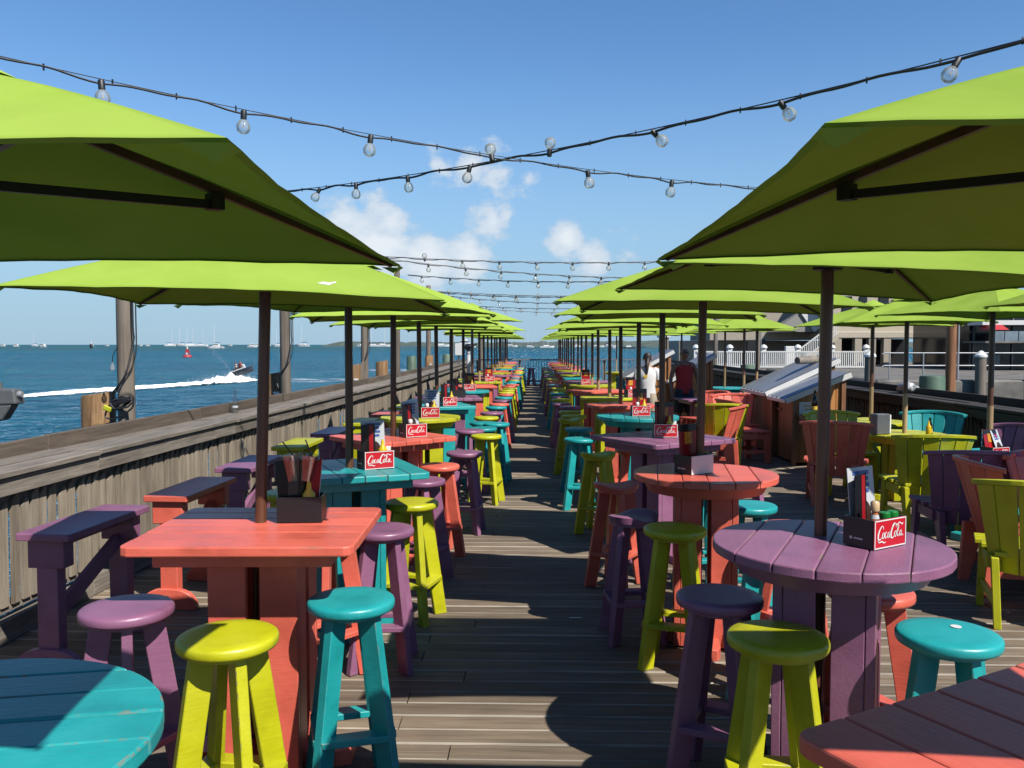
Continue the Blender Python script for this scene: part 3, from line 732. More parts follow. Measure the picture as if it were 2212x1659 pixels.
def lettering():
    b = MB()
    for st in SCRIPT:
        P = catmull(st, 5); o = len(b.v)
        for i, (x, y, w_) in enumerate(P):
            a = P[max(i - 1, 0)]; c = P[min(i + 1, len(P) - 1)]; d = Vector((c[0] - a[0], c[1] - a[1])); d.normalize()
            nx, ny = -d.y * w_ / 2, d.x * w_ / 2
            b.v += [(x + nx, 0, y + ny), (x - nx, 0, y - ny)]
            if i: q = o + 2 * i; b.f.append((q - 2, q - 1, q + 1, q))
    # centre and scale: width 1 -> .8 of the panel
    b.v = [((x - .505) * 1.0, 0, (z - .14) * 1.12) for x, y, z in b.v]
    return b
CW, CDP, CH = .185, .125, .105           # caddy: front width, depth, height
LET = lettering(); LET.v = [(x * CW * .88, 0, z * CW * .80) for x, y, z in LET.v]; LETM = LET.mesh('lettering', WHITEP)
def rim_panel():
    b = MB(); h = CH; w_ = CW
    b.box((0, 0, h / 2), (w_, .004, h)); return b.mesh('front_panel', REDP, .0012)
PANEL = rim_panel()
WPANEL = MB().box((0, 0, CH / 2), (CW, .004, CH)).mesh('front_panel', WHITEP, .0012)
EDGE = MB()
for (x, z, w_, h_) in ((0, .003, CW, .004), (0, CH - .003, CW, .004), (-CW / 2 + .003, CH / 2, .004, CH), (CW / 2 - .003, CH / 2, .004, CH)): EDGE.box((x, 0, z), (w_, .0012, h_))
EDGEM = EDGE.mesh('border', WHITEP)
def caddy_box():
    b = MB(); t_ = .006
    b.box((0, 0, t_ / 2), (CW, CDP, t_)); b.box((-CW / 2 + t_ / 2, 0, CH / 2 + t_ / 2), (t_, CDP, CH - t_)); b.box((CW / 2 - t_ / 2, 0, CH / 2 + t_ / 2), (t_, CDP, CH - t_))
    b.box((0, CDP / 2 - t_ / 2, CH / 2 + t_ / 2), (CW - 2 * t_, t_, CH - t_)); b.box((0, -CDP / 2 + t_ / 2, CH / 2 + t_ / 2), (CW - 2 * t_, t_, CH - t_)); b.box((0, .012, CH * .4), (CW - 2 * t_, t_, CH * .7))
    return b.mesh('box', BLACK)
CBOX = caddy_box()
EMB = MB().lathe([(.006, 0), (.006, .0012)], 14, M=Matrix.Rotation(-pi / 2, 3, 'Y')); EMB.box((0, -.030, 0), (.0012, .036, .006)); EMBM = EMB.mesh('emblem', MENU_W)
def caddy(x, y, z, rz, label, plainface=False, blackface=False):
    ps = [Part('box', CBOX)]
    if not blackface:
        subs = [] if plainface else [Part('lettering', LETM, (0, -.0036, CH * .50)), Part('border', EDGEM, (0, -.0028, 0))]
        ps.append(Part('front_panel', WPANEL if plainface else PANEL, (0, -CDP / 2 - .0035, 0), 0, subs))
        ps.append(Part('emblem', EMBM, (-CW / 2 - .0006, .028, .030)))
    return thing('condiment_caddy', ps, label, 'caddy', (x, y, z + .003), rz, 'condiment caddies on the tables')
BOT_SQ = lambda m_: MB().lathe([(.026, 0), (.028, .004), (.028, .085), (.024, .098), (.012, .108), (.012, .116), (.006, .128), (.003, .15)], 16).mesh('squeeze_bottle', m_, smooth=40)
SQ_Y, SQ_R = BOT_SQ(MUST), BOT_SQ(KETCH)
CAPW = MB().lathe([(.016, .100), (.018, .104), (.018, .125), (.012, .134)], 14).mesh('cap', WHITEP, smooth=40)
KBODY = MB().lathe([(.026, 0), (.028, .004), (.028, .075), (.02, .095), (.014, .102)], 16).mesh('body', KETCH, smooth=40)
MUSTCAP = MB().lathe([(.024, .088), (.027, .090), (.027, .105), (.012, .125), (.009, .150), (.004, .165)], 14).mesh('nozzle', MUST, smooth=40)
def menu_mesh(w_, h_, mat, nm='card', th=.004, pts=None):
    return MB().box((0, 0, h_ / 2), (w_, th, h_)).mesh(nm, mat, .0006)
def menu_card(x, y, z, rz, tilt, kind, label, w_=.14, h_=.26):
    M = Matrix.Translation((x, y, z)) @ Matrix.Rotation(rz, 4, 'Z') @ Matrix.Rotation(R(tilt), 4, 'X')
    f = -.0028
    if kind == 'red':
        ps = [Part('card', menu_mesh(w_, h_, MENU_R)), Part('border', menu_mesh(w_, .04, MENU_B, 'border', .001), (0, f, h_ - .041)),
              Part('picture', MB().box((0, 0, 0), (w_ * .42, .0012, w_ * .46)).mesh('picture', MENU_O), (0, f - .0004, h_ * .70)), Part('picture', MB().box((0, 0, 0), (w_ * .5, .0012, h_ * .2)).mesh('picture', KETCH), (0, f - .0002, h_ * .40))]
    elif kind == 'blue':
        ov = MB().lathe([(.5, 0), (.5, .0012)], 24, M=Matrix.Rotation(pi / 2, 3, 'X')); ov.v = [(a * w_ * .62, b, c * h_ * .42) for a, b, c in ov.v]
        ps = [Part('card', menu_mesh(w_, h_, MENU_W)), Part('picture', ov.mesh('picture', MENU_BR), (0, f, h_ * .34))]
        for k in range(4): ps.append(Part('printed_line', MB().box((0, 0, 0), (w_ * (.62 - .07 * (k % 2)), .001, h_ * .055)).mesh('printed_line', MENU_BL), (0, f, h_ * (.92 - .085 * k))))
    else:
        ps = [Part('card', menu_mesh(w_, h_, MENU_B)), Part('border', menu_mesh(w_ * .3, h_ - .01, MENU_R, 'border', .001), (w_ * .2, f, .004))]
    return thing('menu_card', ps, label, 'menu', M=M, group='menu cards in the caddies')
def fill_caddy(c, z, rz, near, where, what):
    """things standing in a caddy whose front faces along -y turned by rz"""
    Q = Matrix.Translation((c[0], c[1], z + .010)) @ Matrix.Rotation(rz, 4, 'Z')
    for k, w_ in enumerate(what):
        if w_ == 'red': p = Q @ Vector((0, .035, 0)); menu_card(p.x, p.y, p.z, rz, -3, 'red', f'tall red menu with orange picture {where}', .15, .27)
        if w_ == 'blue': p = Q @ Vector((.01, .045, 0)); menu_card(p.x, p.y, p.z, rz, -6, 'blue', f'white menu with blue print {where}', .15, .27)
        if w_ == 'black': p = Q @ Vector((-.03, .030, 0)); menu_card(p.x, p.y, p.z, rz + .25, -2, 'black', f'black and red folded menu {where}', .10, .25)
        if w_ == 'mustard': p = Q @ Vector((.035, -.030, 0)); thing('mustard_bottle', [Part('body', SQ_Y), Part('nozzle', MUSTCAP)], f'yellow mustard squeeze bottle {where}', 'bottle', p, 0, 'mustard bottles')
        if w_ == 'ketchup': p = Q @ Vector((-.035, -.028, 0)); thing('ketchup_bottle', [Part('body', KBODY), Part('cap', CAPW)], f'red ketchup bottle with white cap {where}', 'bottle', p, 0, 'ketchup bottles')
        if w_ == 'sweetener': p = Q @ Vector((.07, -.03, 0)); thing('sugar_packets', [Part('packet', MB().box((0, 0, .06), (.03, .025, .12)).mesh('packet', WHITEP, .002))], f'white sugar packets {where}', 'packet', p, .3, 'sugar packets')

# ------------------------------------------------------------------ the two bar-height rows
SEA_ROW, IN_ROW = 'in the sea side row', 'in the serving stand row'
T = .98
left = [ # x, y, shape, colour, wx, wy, n, rot
    (-1.15, 1.53, 'round', 'teal', .86, .86, 7, 12), (-1.10, 3.44, 'square', 'coral', .86, .78, 6, 2), (-1.10, 5.08, 'square', 'teal', .78, .78, 6, 115), (-1.13, 6.85, 'square', 'coral', .76, .76, 6, 133),
    (-1.15, 8.72, 'round', 'lime', .82, .82, 6, 30), (-1.16, 10.4, 'square', 'teal', .78, .78, 6, 20), (-1.14, 12.0, 'square', 'purple', .8, .8, 6, 100), (-1.10, 13.7, 'round', 'teal', .82, .82, 6, 0),
    (-1.08, 15.4, 'square', 'coral', .8, .8, 6, 10), (-1.06, 17.1, 'square', 'lime', .8, .8, 6, 100)]
right = [
    (1.08, 1.45, 'square', 'coral', .86, .86, 6, 30 + 90), (1.11, 3.18, 'round', 'purple', .85, .85, 6, 65), (1.0, 4.93, 'round', 'coral', .82, .82, 6, 82), (1.04, 6.85, 'square', 'purple', .84, .84, 6, 122),
    (1.10, 8.9, 'round', 'teal', .85, .85, 6, 85), (1.10, 10.6, 'round', 'coral', .84, .84, 6, 80), (1.10, 12.1, 'round', 'lime', .84, .84, 6, 10), (1.08, 13.9, 'square', 'coral', .8, .8, 6, 30),
    (1.10, 15.7, 'round', 'lime', .84, .84, 6, 70), (1.10, 17.4, 'square', 'purple', .8, .8, 6, 20)]
seqL = ['coral', 'purple', 'lime', 'coral', 'teal', 'lime', 'coral', 'lime', 'purple', 'coral', 'coral']
seqR = ['teal', 'lime', 'purple', 'lime', 'coral', 'purple', 'coral', 'lime', 'coral', 'coral', 'purple']
for i in range(11):
    left.append((-1.06, 18.8 + 1.72 * i, 'square' if i % 3 else 'round', seqL[i], .8, .8, 6, (i * 37) % 90))
    right.append((1.10, 19.1 + 1.70 * i, 'round' if i % 2 else 'square', seqR[i], .82, .82, 6, (i * 53) % 90))
ljit = {1: dict(ze=1.915, yaw=1, dx=.12, dy=-.08, tilt=(0, 0)), 2: dict(ze=1.895, yaw=5, tilt=(0, -.3), emblem=True, dx=-.065, dy=.06, scale=1.03, lean=(0, 1.9)), 3: dict(ze=1.925, yaw=-14), 4: dict(ze=1.92, yaw=8), 5: dict(ze=1.925, yaw=-6), 6: dict(ze=1.93, yaw=12), 9: dict(ze=2.13, yaw=-24), 12: dict(ze=2.05, yaw=-30)}
rjit = {1: dict(ze=1.93, yaw=-1, dx=-.06, dy=.0, tilt=(0, 0)), 2: dict(ze=1.945, yaw=2, tilt=(0, 1.6), dy=.13, lean=(0, .6)), 3: dict(ze=1.925, yaw=-9, tilt=(0, 1.0), scale=1.06, dx=-.04), 4: dict(ze=1.935, yaw=-12, scale=1.04), 5: dict(ze=1.93, yaw=8), 6: dict(ze=1.92, yaw=-6), 8: dict(ze=1.98, yaw=-16)}
SHP = {'round': 'round', 'square': 'square'}
for row, jit, where, s in ((left, ljit, SEA_ROW, -1), (right, rjit, IN_ROW, 1)):
    for i, (x, y, shp, c, wx, wy, n, rot) in enumerate(row, 1):
        thing('bar_table', table_parts(shp, c, wx, wy, n, T, y > 12), f'{c} {SHP[shp]} plank bar table, {ORD[i]} from the camera {where}', 'table', (x, y, 0), R(rot), 'bar height tables')
        kw = dict(ze=rnd.uniform(1.90, 1.96), yaw=rnd.uniform(-6, 6), tilt=(rnd.uniform(-1, 1), rnd.uniform(-1.3, 1.3))); kw.update(jit.get(i, {}))
        dx, dy = kw.pop('dx', 0), kw.pop('dy', 0); ln = kw.pop('lean', (rnd.uniform(-.6, .6), rnd.uniform(-.6, .6)))
        umbrella(x + dx, y + dy, f'lime green square umbrella, {ORD[i]} from the camera {where}', lean=ln, group='umbrellas over the bar tables', tan=y > 12, **kw)

# stools placed one by one near the camera
W = lambda s, i: f'{s} the {ORD[i]} table'
for c, x, y, wh, rz, sad in (
    ('purple', -1.52, 3.12, 'on the railing side of the coral table nearest the sea', 25, False), ('lime', -1.03, 2.82, 'in front of the coral table beside the sea railing', 38, False),
    ('teal', -.70, 3.24, 'at the aisle corner of the coral table beside the sea railing', 62, False), ('purple', -.80, 4.50, 'between the coral and teal tables by the aisle', 48, False),
    ('lime', -.755, 5.28, 'with sunlit footrest at the aisle end of the teal plank table', 30, False), ('purple', -.80, 6.15, 'tucked under the corner of the teal plank table', 20, False),
    ('purple', -.62, 7.75, 'standing free beside the coral diamond table', 40, False), ('lime', -.50, 9.20, 'on the aisle side of the lime round table', 33, False),
    ('purple', -.72, 9.75, 'behind the lime round table', 10, False), ('coral', -.76, 6.9, 'half hidden behind the coral diamond table', 70, False), ('teal', -1.45, 7.95, 'seen under the lime round table', 55, False), ('lime', -1.5, 6.1, 'on the railing side of the teal plank table', 15, False),
    ('lime', -1.62, 5.6, 'squeezed between the teal table and the benches', 75, False), ('coral', -1.05, 4.35, 'in shadow under the coral table by the aisle', 5, False), ('teal', -.45, 10.6, 'pulled out into the aisle beyond the lime round table', 35, False),
    ('purple', .735, 3.32, 'in deep shade in front of the purple round table', 20, False), ('lime', .83, 2.86, 'nearest the camera before the purple round table', 40, False),
    ('teal', 1.42, 2.90, 'with a white spot on its seat beside the coral table corner', 15, False), ('coral', 1.36, 3.42, 'behind the pedestal of the purple round table', 70, False),
    ('lime', .765, 4.55, 'before the coral round table in half sun', 30, False), ('purple', .59, 4.95, 'in dark shade on the aisle side of the coral round table', 50, True),
    ('coral', .60, 6.05, 'with saddle seat on the aisle side of the purple square table', 12, True), ('lime', .60, 7.75, 'with curved saddle seat beyond the purple square table', 20, True),
    ('teal', 1.33, 5.22, 'behind the coral round table', 28, False), ('coral', 1.40, 4.62, 'half hidden behind the purple round tabletop', 60, False), ('teal', .50, 8.9, 'in front of the teal round table', 40, False), ('teal', .55, 10.0, 'between the teal and coral round tables', 10, False),
    ('coral', .95, 8.05, 'under the near edge of the teal round table', 35, False), ('teal', 1.2, 5.95, 'beneath the purple square table edge', 65, False), ('teal', 1.16, 4.15, 'seen between the purple and coral tables', 20, False),
    ('lime', .50, 11.3, 'beside the coral round table in the shade', 22, True), ('purple', 1.62, 6.4, 'on the serving stand side of the purple square table', 30, False)):
    stool(c, x, y, wh, rz, sad)
cols = ['lime', 'teal', 'coral', 'purple']
for row, s, where, seq in ((left, 1, SEA_ROW, ['lime', 'teal', 'purple', 'coral', 'lime', 'coral', 'teal']), (right, -1, IN_ROW, ['lime', 'purple', 'lime', 'teal', 'lime', 'purple', 'coral'])):
    for i, (x, y, *_r) in enumerate(row, 1):
        if (s > 0 and y < 9.5) or (s < 0 and y < 11): continue
        c = seq[i % 7]; c2 = seq[(i * 3 + 2) % 7]; c3 = seq[(i * 5 + 1) % 7]
        stool(c, x + s * rnd.uniform(.46, .60), y - rnd.uniform(.28, .5), f'near aisle side of the {ORD[i]} table {where}')
        stool(c2, x + s * rnd.uniform(.50, .60), y + rnd.uniform(.30, .45), f'far aisle side of the {ORD[i]} table {where}')
        if y < 24: stool(c3, x - s * rnd.uniform(.35, .5), y - rnd.uniform(.4, .55), f'off the aisle at the {ORD[i]} table {where}')
stool('purple', -.05, 35.4, 'standing alone at the far end of the aisle', 30)
stool('teal', -.45, 34.2, 'beside the lone purple stool at the aisle end', 30)
stool('teal', 2.7, 26.0, 'by the far end railing beyond the serving stands', 30)

# caddies on the tables
def cad(i, row, where, dx, dy, rz, what, plainface=False, blackface=False, adj=''):
    x, y = row[i - 1][0] + dx, row[i - 1][1] + dy
    nm = f'{row[i-1][3]} {row[i-1][2]}'
    lab = f'black caddy with {adj or "red script panel"}, {ORD[i]} table {where}'
    if blackface: lab = f'plain black caddy, {ORD[i]} table {where}'
    caddy(x, y, T, R(rz), lab, plainface, blackface)
    fill_caddy((x, y), T, R(rz), y < 9, f'on {ORD[i]} table {where}', what)
cad(2, left, SEA_ROW, .13, .10, 5, ['black', 'mustard'], blackface=True)
cad(3, left, SEA_ROW, .16, -.02, 32, ['black', 'blue', 'mustard', 'sweetener'])
cad(4, left, SEA_ROW, .17, -.05, 35, ['black', 'blue', 'ketchup'])
cad(5, left, SEA_ROW, .12, -.12, 4, ['blue', 'mustard', 'ketchup'])
cad(6, left, SEA_ROW, .14, -.15, 30, ['black', 'mustard'])
cad(7, left, SEA_ROW, .10, -.10, 20, ['black'], blackface=True)
cad(8, left, SEA_ROW, .10, -.10, 4, ['mustard', 'red'])
cad(10, left, SEA_ROW, .2, -.1, 10, ['red', 'ketchup'])
cad(2, right, IN_ROW, .155, -.02, 33, ['black', 'blue'])
cad(3, right, IN_ROW, -.07, -.02, 38, ['red'], plainface=True, adj='blank white panel')
cad(4, right, IN_ROW, .02, -.02, 0, ['red', 'mustard', 'sweetener'])
cad(5, right, IN_ROW, .02, -.05, 3, ['red', 'mustard', 'ketchup'])
cad(7, right, IN_ROW, .30, -.1, 20, ['red', 'ketchup'])
cad(9, right, IN_ROW, -.12, -.1, 0, ['red'])
# items in the caddy on the purple round table, and the cups on the coral one
cq = Matrix.Translation((1.11 + .155, 3.18 - .02, T + .010)) @ Matrix.Rotation(R(33), 4, 'Z')
p = cq @ Vector((-.045, -.035, 0))
thing('hot_sauce_bottle', [Part('body', MB().lathe([(.020, 0), (.022, .004), (.022, .085), (.012, .105), (.010, .125)], 16).mesh('body', ORANGE, smooth=40)), Part('label_band', MB().lathe([(.0226, .035), (.0226, .075)], 16).mesh('label_band', WHITEP, smooth=40)),
    Part('neck_label', MB().lathe([(.0165, .098), (.0125, .112)], 16).mesh('neck_label', MENU_W, smooth=40)), Part('cap', MB().lathe([(.015, .125), (.016, .128), (.016, .155), (.010, .162)], 14).mesh('cap', BEIGEP, smooth=40))], 'orange hot sauce bottle with tan cap on the purple round table', 'bottle', p, 0)
for k, dx in enumerate((.0, .045)):
    p = cq @ Vector((dx + .015, -.035, 0))
    thing('spice_jar', [Part('jar', MB().lathe([(.018, 0), (.019, .004), (.019, .085), (.016, .09)], 14).mesh('jar', CLEAR, smooth=40)), Part('lid', MB().lathe([(.020, .088), (.020, .112), (.017, .115)], 14).mesh('lid', GREENP, smooth=40))], f'small jar with green lid, {"nearer" if k else "farther from"} the corner of the caddy', 'jar', p, 0, 'green lidded jars')
lc = Matrix.Translation((-1.10 + .13, 3.38 + .10, T + .010)) @ Matrix.Rotation(R(5), 4, 'Z')
for k, (dx, tl_) in enumerate(((-.02, -7), (.03, 9))):
    p = lc @ Vector((dx, .028, .165))
    M = Matrix.Translation(p) @ Matrix.Rotation(R(tl_), 4, 'Y')
    thing('plastic_cup', [Part('cup', MB().lathe([(.030, 0), (.042, .105), (.044, .108)], 20).mesh('cup', CLEAR, smooth=40)), Part('straw', MB().tube([(0, 0, .01), (.012, 0, .10), (-.03, .01, .165)], .0028, 6).mesh('straw', BLACK))], f'clear plastic cup with black straw, {"one" if k else "other"} of the pair over the menus', 'cup', M=M, group='plastic cups')
for k in range(4):
    p = lc @ Vector((-.052 + .034 * k, .026 + .004 * k, 0)); M = Matrix.Translation(p) @ Matrix.Rotation(R(5 + 16 * k), 4, 'Z') @ Matrix.Rotation(R(-5 + 4 * k), 4, 'Y')
    thing('menu_card', [Part('card', menu_mesh(.05, .25, MENU_B if k < 3 else MENU_R)), Part('card_edge', menu_mesh(.004, .25, MENU_W, 'card_edge'), (.0275, 0, 0))], f'narrow dark menu, {ORD[k+1]} of four standing in the plain black caddy', 'menu', M=M, group='menus in the black caddy')

# ------------------------------------------------------------------ tall benches along the sea railing
def bench_parts(color):
    key = ('bench', color)
    if key in TCACHE: return TCACHE[key]
    m = PC[color]; H, Lb = .745, .78; ps = []
    b = MB().prism([(-.15, -.02), (-.14, -.04), (.14, -.04), (.15, -.02), (.15, Lb - .02), (.14, Lb), (-.14, Lb), (-.15, Lb - .02)], H - .038, H)
    ps.append(Part('seat_board', b.mesh('seat_board', m, .005, 2)))
    for yy in (.035, Lb - .075):
        ps.append(Part('leg', MB().box((0, yy, .33), (.115, .075, .54)).mesh('leg', m, .004)))
        ps.append(Part('bracket', MB().box((0, yy, H - .113), (.20, .088, .146)).mesh('bracket', m, .004)))
        poly = [(-.19, 0), (.19, 0)] + [(.19 * cos(a) ** .7 if cos(a) > 0 else 0, .135 * sin(a)) for a in [k * pi / 2 / 8 for k in range(1, 9)]] + [(-.19 * cos(a) ** .7 if cos(a) > 0 else 0, .135 * sin(a)) for a in [k * pi / 2 / 8 for k in range(7, 0, -1)]]
        f = MB().prism(poly, 0, .05); f.v = [(x, yy + .063 - (z + .073), y + .001) for x, y, z in f.v]
        ft = f.mesh('foot', m, .004)
        bolt = MB().lathe([(.012, 0), (.012, .004)], 12, (0, yy - .0605, .085), Matrix.Rotation(pi / 2, 3, 'X')).mesh('bolt', KIOSKD)
        ps.append(Part('foot', ft, subs=[Part('bolt', bolt)]))
    ps.append(Part('side_rail', MB().box((0, Lb / 2 - .02, H - .07), (.035, Lb - .20, .06)).mesh('side_rail', m, .004)))
    ps.append(Part('brace', MB().beam((0, .085, .30), (0, Lb - .12, H - .19), .035, .09).mesh('brace', m, .004)))
    TCACHE[key] = ps; return ps
BEN = [('purple', -2.52, 4.32), ('coral', -2.36, 5.42), ('purple', -2.36, 6.66), ('lime', -2.34, 8.05), ('purple', -2.28, 9.25), ('lime', -2.2, 10.5), ('coral', -2.1, 11.8), ('lime', -2.08, 13.1), ('teal', -2.06, 14.4), ('purple', -2.04, 15.7), ('lime', -2.02, 17.2), ('teal', -2.0, 18.8), ('coral', -2.0, 20.4), ('purple', -2.0, 22.0), ('lime', -2.0, 24.0), ('teal', -2.0, 26.0)]
for i, (c, x, y) in enumerate(BEN, 1):
    thing('tall_bench', bench_parts(c), f'{c} tall bench along the sea railing, {ORD[i]} from the camera', 'bench', (x, y, .0), R(rnd.uniform(-3, 3) - 2), 'tall benches along the sea railing')

# ------------------------------------------------------------------ low lounge chairs and tables by the other railing
def chair_parts(color):
    key = ('chair', color)
    if key in TCACHE: return TCACHE[key]
    m = PC[color]; ps = []; ns = 6; A = R(62)
    def pt(a, v, out=0.0):
        r = .25 + .075 * v + out; lean = -.10 * v
        return Vector((r * sin(a) * (1 + .06 * v), -r * cos(a) * .80 + .02 + lean, .30 + .50 * v + .035 * v * cos(a * 1.2)))
    for k in range(ns):
        a0 = -A + 2 * A * k / ns + .012; a1 = -A + 2 * A * (k + 1) / ns - .012
        b = MB()
        vsn = 4
        for j in range(vsn + 1):
            v = j / vsn
            for (a, o) in ((a0, 0), (a1, 0), (a1, .02), (a0, .02)): b.v.append(tuple(pt(a, v, o)))
        for j in range(vsn):
            for q in range(4):
                i0 = j * 4 + q; i1 = j * 4 + (q + 1) % 4; b.f.append((i0, i1, i1 + 4, i0 + 4))
        b.f.append((3, 2, 1, 0)); e = vsn * 4; b.f.append((e, e + 1, e + 2, e + 3))
        b.f = [f[::-1] for f in b.f]
        ps.append(Part('back_slat', b.mesh('back_slat', m, .003)))
    b = MB(); na = 16
    for k in range(na + 1):
        a = -A * 1.06 + 2.12 * A * k / na
        for (o, dz) in ((-.014, .0), (.036, .0), (.036, .030), (-.014, .030)):
            q = pt(a, 1.0, o); b.v.append((q.x, q.y, q.z + dz + .001))
        if k:
            for q in range(4):
                i0 = (k - 1) * 4 + q; i1 = (k - 1) * 4 + (q + 1) % 4; b.f.append((i0, i0 + 4, i1 + 4, i1))
    b.f.append((0, 1, 2, 3)); e = na * 4; b.f.append((e + 3, e + 2, e + 1, e)); b.f = [f[::-1] for f in b.f]
    ps.append(Part('top_rail', b.mesh('top_rail', m, .004)))
    for k in range(5):
        y0 = -.20 + .092 * k; wd = .23 + .03 * min(k, 3)
        ps.append(Part('seat_board', MB().box((0, y0 + .044, .415 + .012 * k / 4), (wd * 2 - .02, .086, .026)).mesh('seat_board', m, .003)))
    for s in (-1, 1):
        b = MB().hexa([Vector(q) for q in ((s * .27 - .02, .20, 0), (s * .27 + .02, .20, 0), (s * .27 + .02, .28, 0), (s * .27 - .02, .28, 0), (s * .26 - .02, .17, .40), (s * .26 + .02, .17, .40), (s * .26 + .02, .27, .40), (s * .26 - .02, .27, .40))])
        ps.append(Part('leg', b.mesh('leg', m, .003)))
        b = MB().hexa([Vector(q) for q in ((s * .20 - .02, -.27, 0), (s * .20 + .02, -.27, 0), (s * .20 + .02, -.21, 0), (s * .20 - .02, -.21, 0), (s * .22 - .02, -.24, .40), (s * .22 + .02, -.24, .40), (s * .22 + .02, -.10, .40), (s * .22 - .02, -.10, .40))])
        ps.append(Part('leg', b.mesh('leg', m, .003)))
        ps.append(Part('side_rail', MB().beam((s * .245, -.15, .36), (s * .255, .22, .36), .03, .075).mesh('side_rail', m, .003)))
        ps.append(Part('stretcher', MB().beam((s * .215, -.22, .15), (s * .262, .22, .15), .026, .05).mesh('stretcher', m, .003)))
    TCACHE[key] = ps; return ps
def chair(c, x, y, face, where):
    return thing('barrel_chair', chair_parts(c), f'{c} barrel back chair {where}', 'chair', group='lounge chairs around low tables', M=Matrix.Translation((x, y, .001)) @ Matrix.Rotation(R(face), 4, 'Z') @ Matrix.Scale(1.07, 4))
# face: 0 looks away from the camera, 90 towards the aisle, -90 towards the other rail, 180 at the camera
for a in (('coral', 3.28, 9.25, -20, 'with its shaded back to the aisle beside the serving stands'), ('lime', 3.64, 7.95, -6, 'with its back to the camera at the lime low table'),
          ('purple', 3.42, 6.80, -8, 'nearly black in the shade behind the coral side-on chair'), ('coral', 3.38, 6.0, -97, 'seen side-on in front of the dark purple chair'),
          ('lime', 3.12, 5.30, -25, 'cut by the frame edge nearest the camera'), ('coral', 3.85, 6.15, 178, 'facing the camera across the purple low table'),
          ('teal', 4.66, 10.05, 150, 'with bright backrest against the dark railing'), ('lime', 3.62, 10.05, 190, 'behind the lime low table by the serving stand'), ('purple', 4.60, 8.55, 100, 'against the dark railing beside the blue table'),
          ('teal', 4.75, 7.95, 110, 'at the corner of the teal low table by the railing'), ('coral', 3.10, 12.6, -75, 'side-on behind the serving stand nearest the camera'),
          ('coral', 2.45, 11.4, 70, 'leaning back beside the lime lounge chair in the middle'), ('lime', 2.62, 11.9, -5, 'with shaded back near the two standing people'), ('coral', 2.95, 14.6, 120, 'beyond the first serving stand'),
          ('coral', 3.22, 13.6, 175, 'facing the camera beside the teal table')):
    chair(*a)
def low_table(c, shp, x, y, rot, where, um=True, ze=1.93, yaw=0, tilt=(0, 0)):
    thing('low_table', table_parts(shp, c, .86, .86, 6, .74, True), f'{c} {shp} low dining table {where}', 'table', (x, y, 0), R(rot), 'low dining tables')
    if um: umbrella(x, y, f'lime green umbrella over the {c} low table {where}', ze=ze, yaw=yaw, tilt=tilt, group='umbrellas over the low tables', tan=True)
low_table('purple', 'round', 3.95, 5.50, 15, 'nearest the camera by the dark railing', ze=1.98, yaw=12)
low_table('teal', 'square', 4.05, 7.62, 20, 'between dark purple chair and railing', ze=1.97, yaw=24, tilt=(0, 1))
low_table('lime', 'round', 4.12, 9.50, 0, 'before the teal chair by the dark railing', ze=1.95, yaw=-12)
low_table('lime', 'square', 4.34, 11.0, 30, 'beside the nearest serving stand', ze=1.95, yaw=30)
low_table('teal', 'round', 3.75, 15.2, 0, 'behind the serving stand with metal roof', ze=1.98, yaw=8)
low_table('purple', 'square', 3.1, 15.6, 10, 'between the two standing people and the roofed stand', um=False)
low_table('coral', 'square', 4.5, 17.2, 10, 'past the person in red', ze=1.98, yaw=-20)
low_table('teal', 'round', 4.4, 19.6, 0, 'farther along by the white quay railing', ze=2.0, yaw=12)
low_table('lime', 'square', 3.9, 22.4, 30, 'beyond the rear serving stands', ze=2.0, yaw=30)
low_table('coral', 'square', 3.2, 25.5, 30, 'near the end of the pier', ze=2.0, yaw=-15)
low_table('purple', 'round', 4.3, 27.5, 0, 'last but one before the end railing', ze=2.0, yaw=20)
low_table('lime', 'round', 3.0, 30.5, 0, 'last before the end railing', ze=2.0, yaw=5)
# things on the low tables
thing('wine_bottle', [Part('body', MB().lathe([(.036, 0), (.038, .005), (.038, .15), (.030, .19), (.014, .215), (.014, .285), (.016, .288)], 16).mesh('body', DGLASS, smooth=40)), Part('label_band', MB().lathe([(.0386, .035), (.0386, .08)], 16).mesh('label_band', YLOGO, smooth=40))], 'dark steak sauce bottle with yellow label before the nearest serving stand', 'bottle', (3.62, 11.0, .85), 0)
thing('napkin_stand', [Part('box', MB().box((0, 0, .11), (.17, .12, .22)).mesh('box', GREY, .006)), Part('napkins', MB().box((.095, 0, .11), (.02, .10, .20)).mesh('napkins', WHITEP, .003))], 'grey napkin dispenser with white napkins on the lime round low table', 'dispenser', (3.80, 9.38, .743), .3)
thing('sauce_bottle', [Part('body', MB().lathe([(.026, 0), (.026, .11), (.012, .15), (.012, .19)], 12).mesh('body', DGLASS, smooth=40)), Part('label_band', MB().lathe([(.0265, .03), (.0265, .07)], 12).mesh('label_band', YLOGO, smooth=40))], 'dark sauce bottle beside the pole on the lime round low table', 'bottle', (4.28, 9.25, .743), 0)
thing('mustard_bottle', [Part('body', SQ_Y), Part('nozzle', MUSTCAP)], 'yellow mustard bottle on the lime round low table', 'bottle', (4.22, 9.15, .743), 0)
caddy(3.95, 7.35, .74, R(20), 'black caddy holding a leaning menu on the teal low table')
menu_card(3.97, 7.40, .75, R(25), -12, 'red', 'glossy menu leaning out of the caddy on the teal low table', .16, .24)
menu_card(4.06, 7.42, .75, R(40), -20, 'blue', 'white menu fanned behind the glossy one on the teal low table', .14, .24)

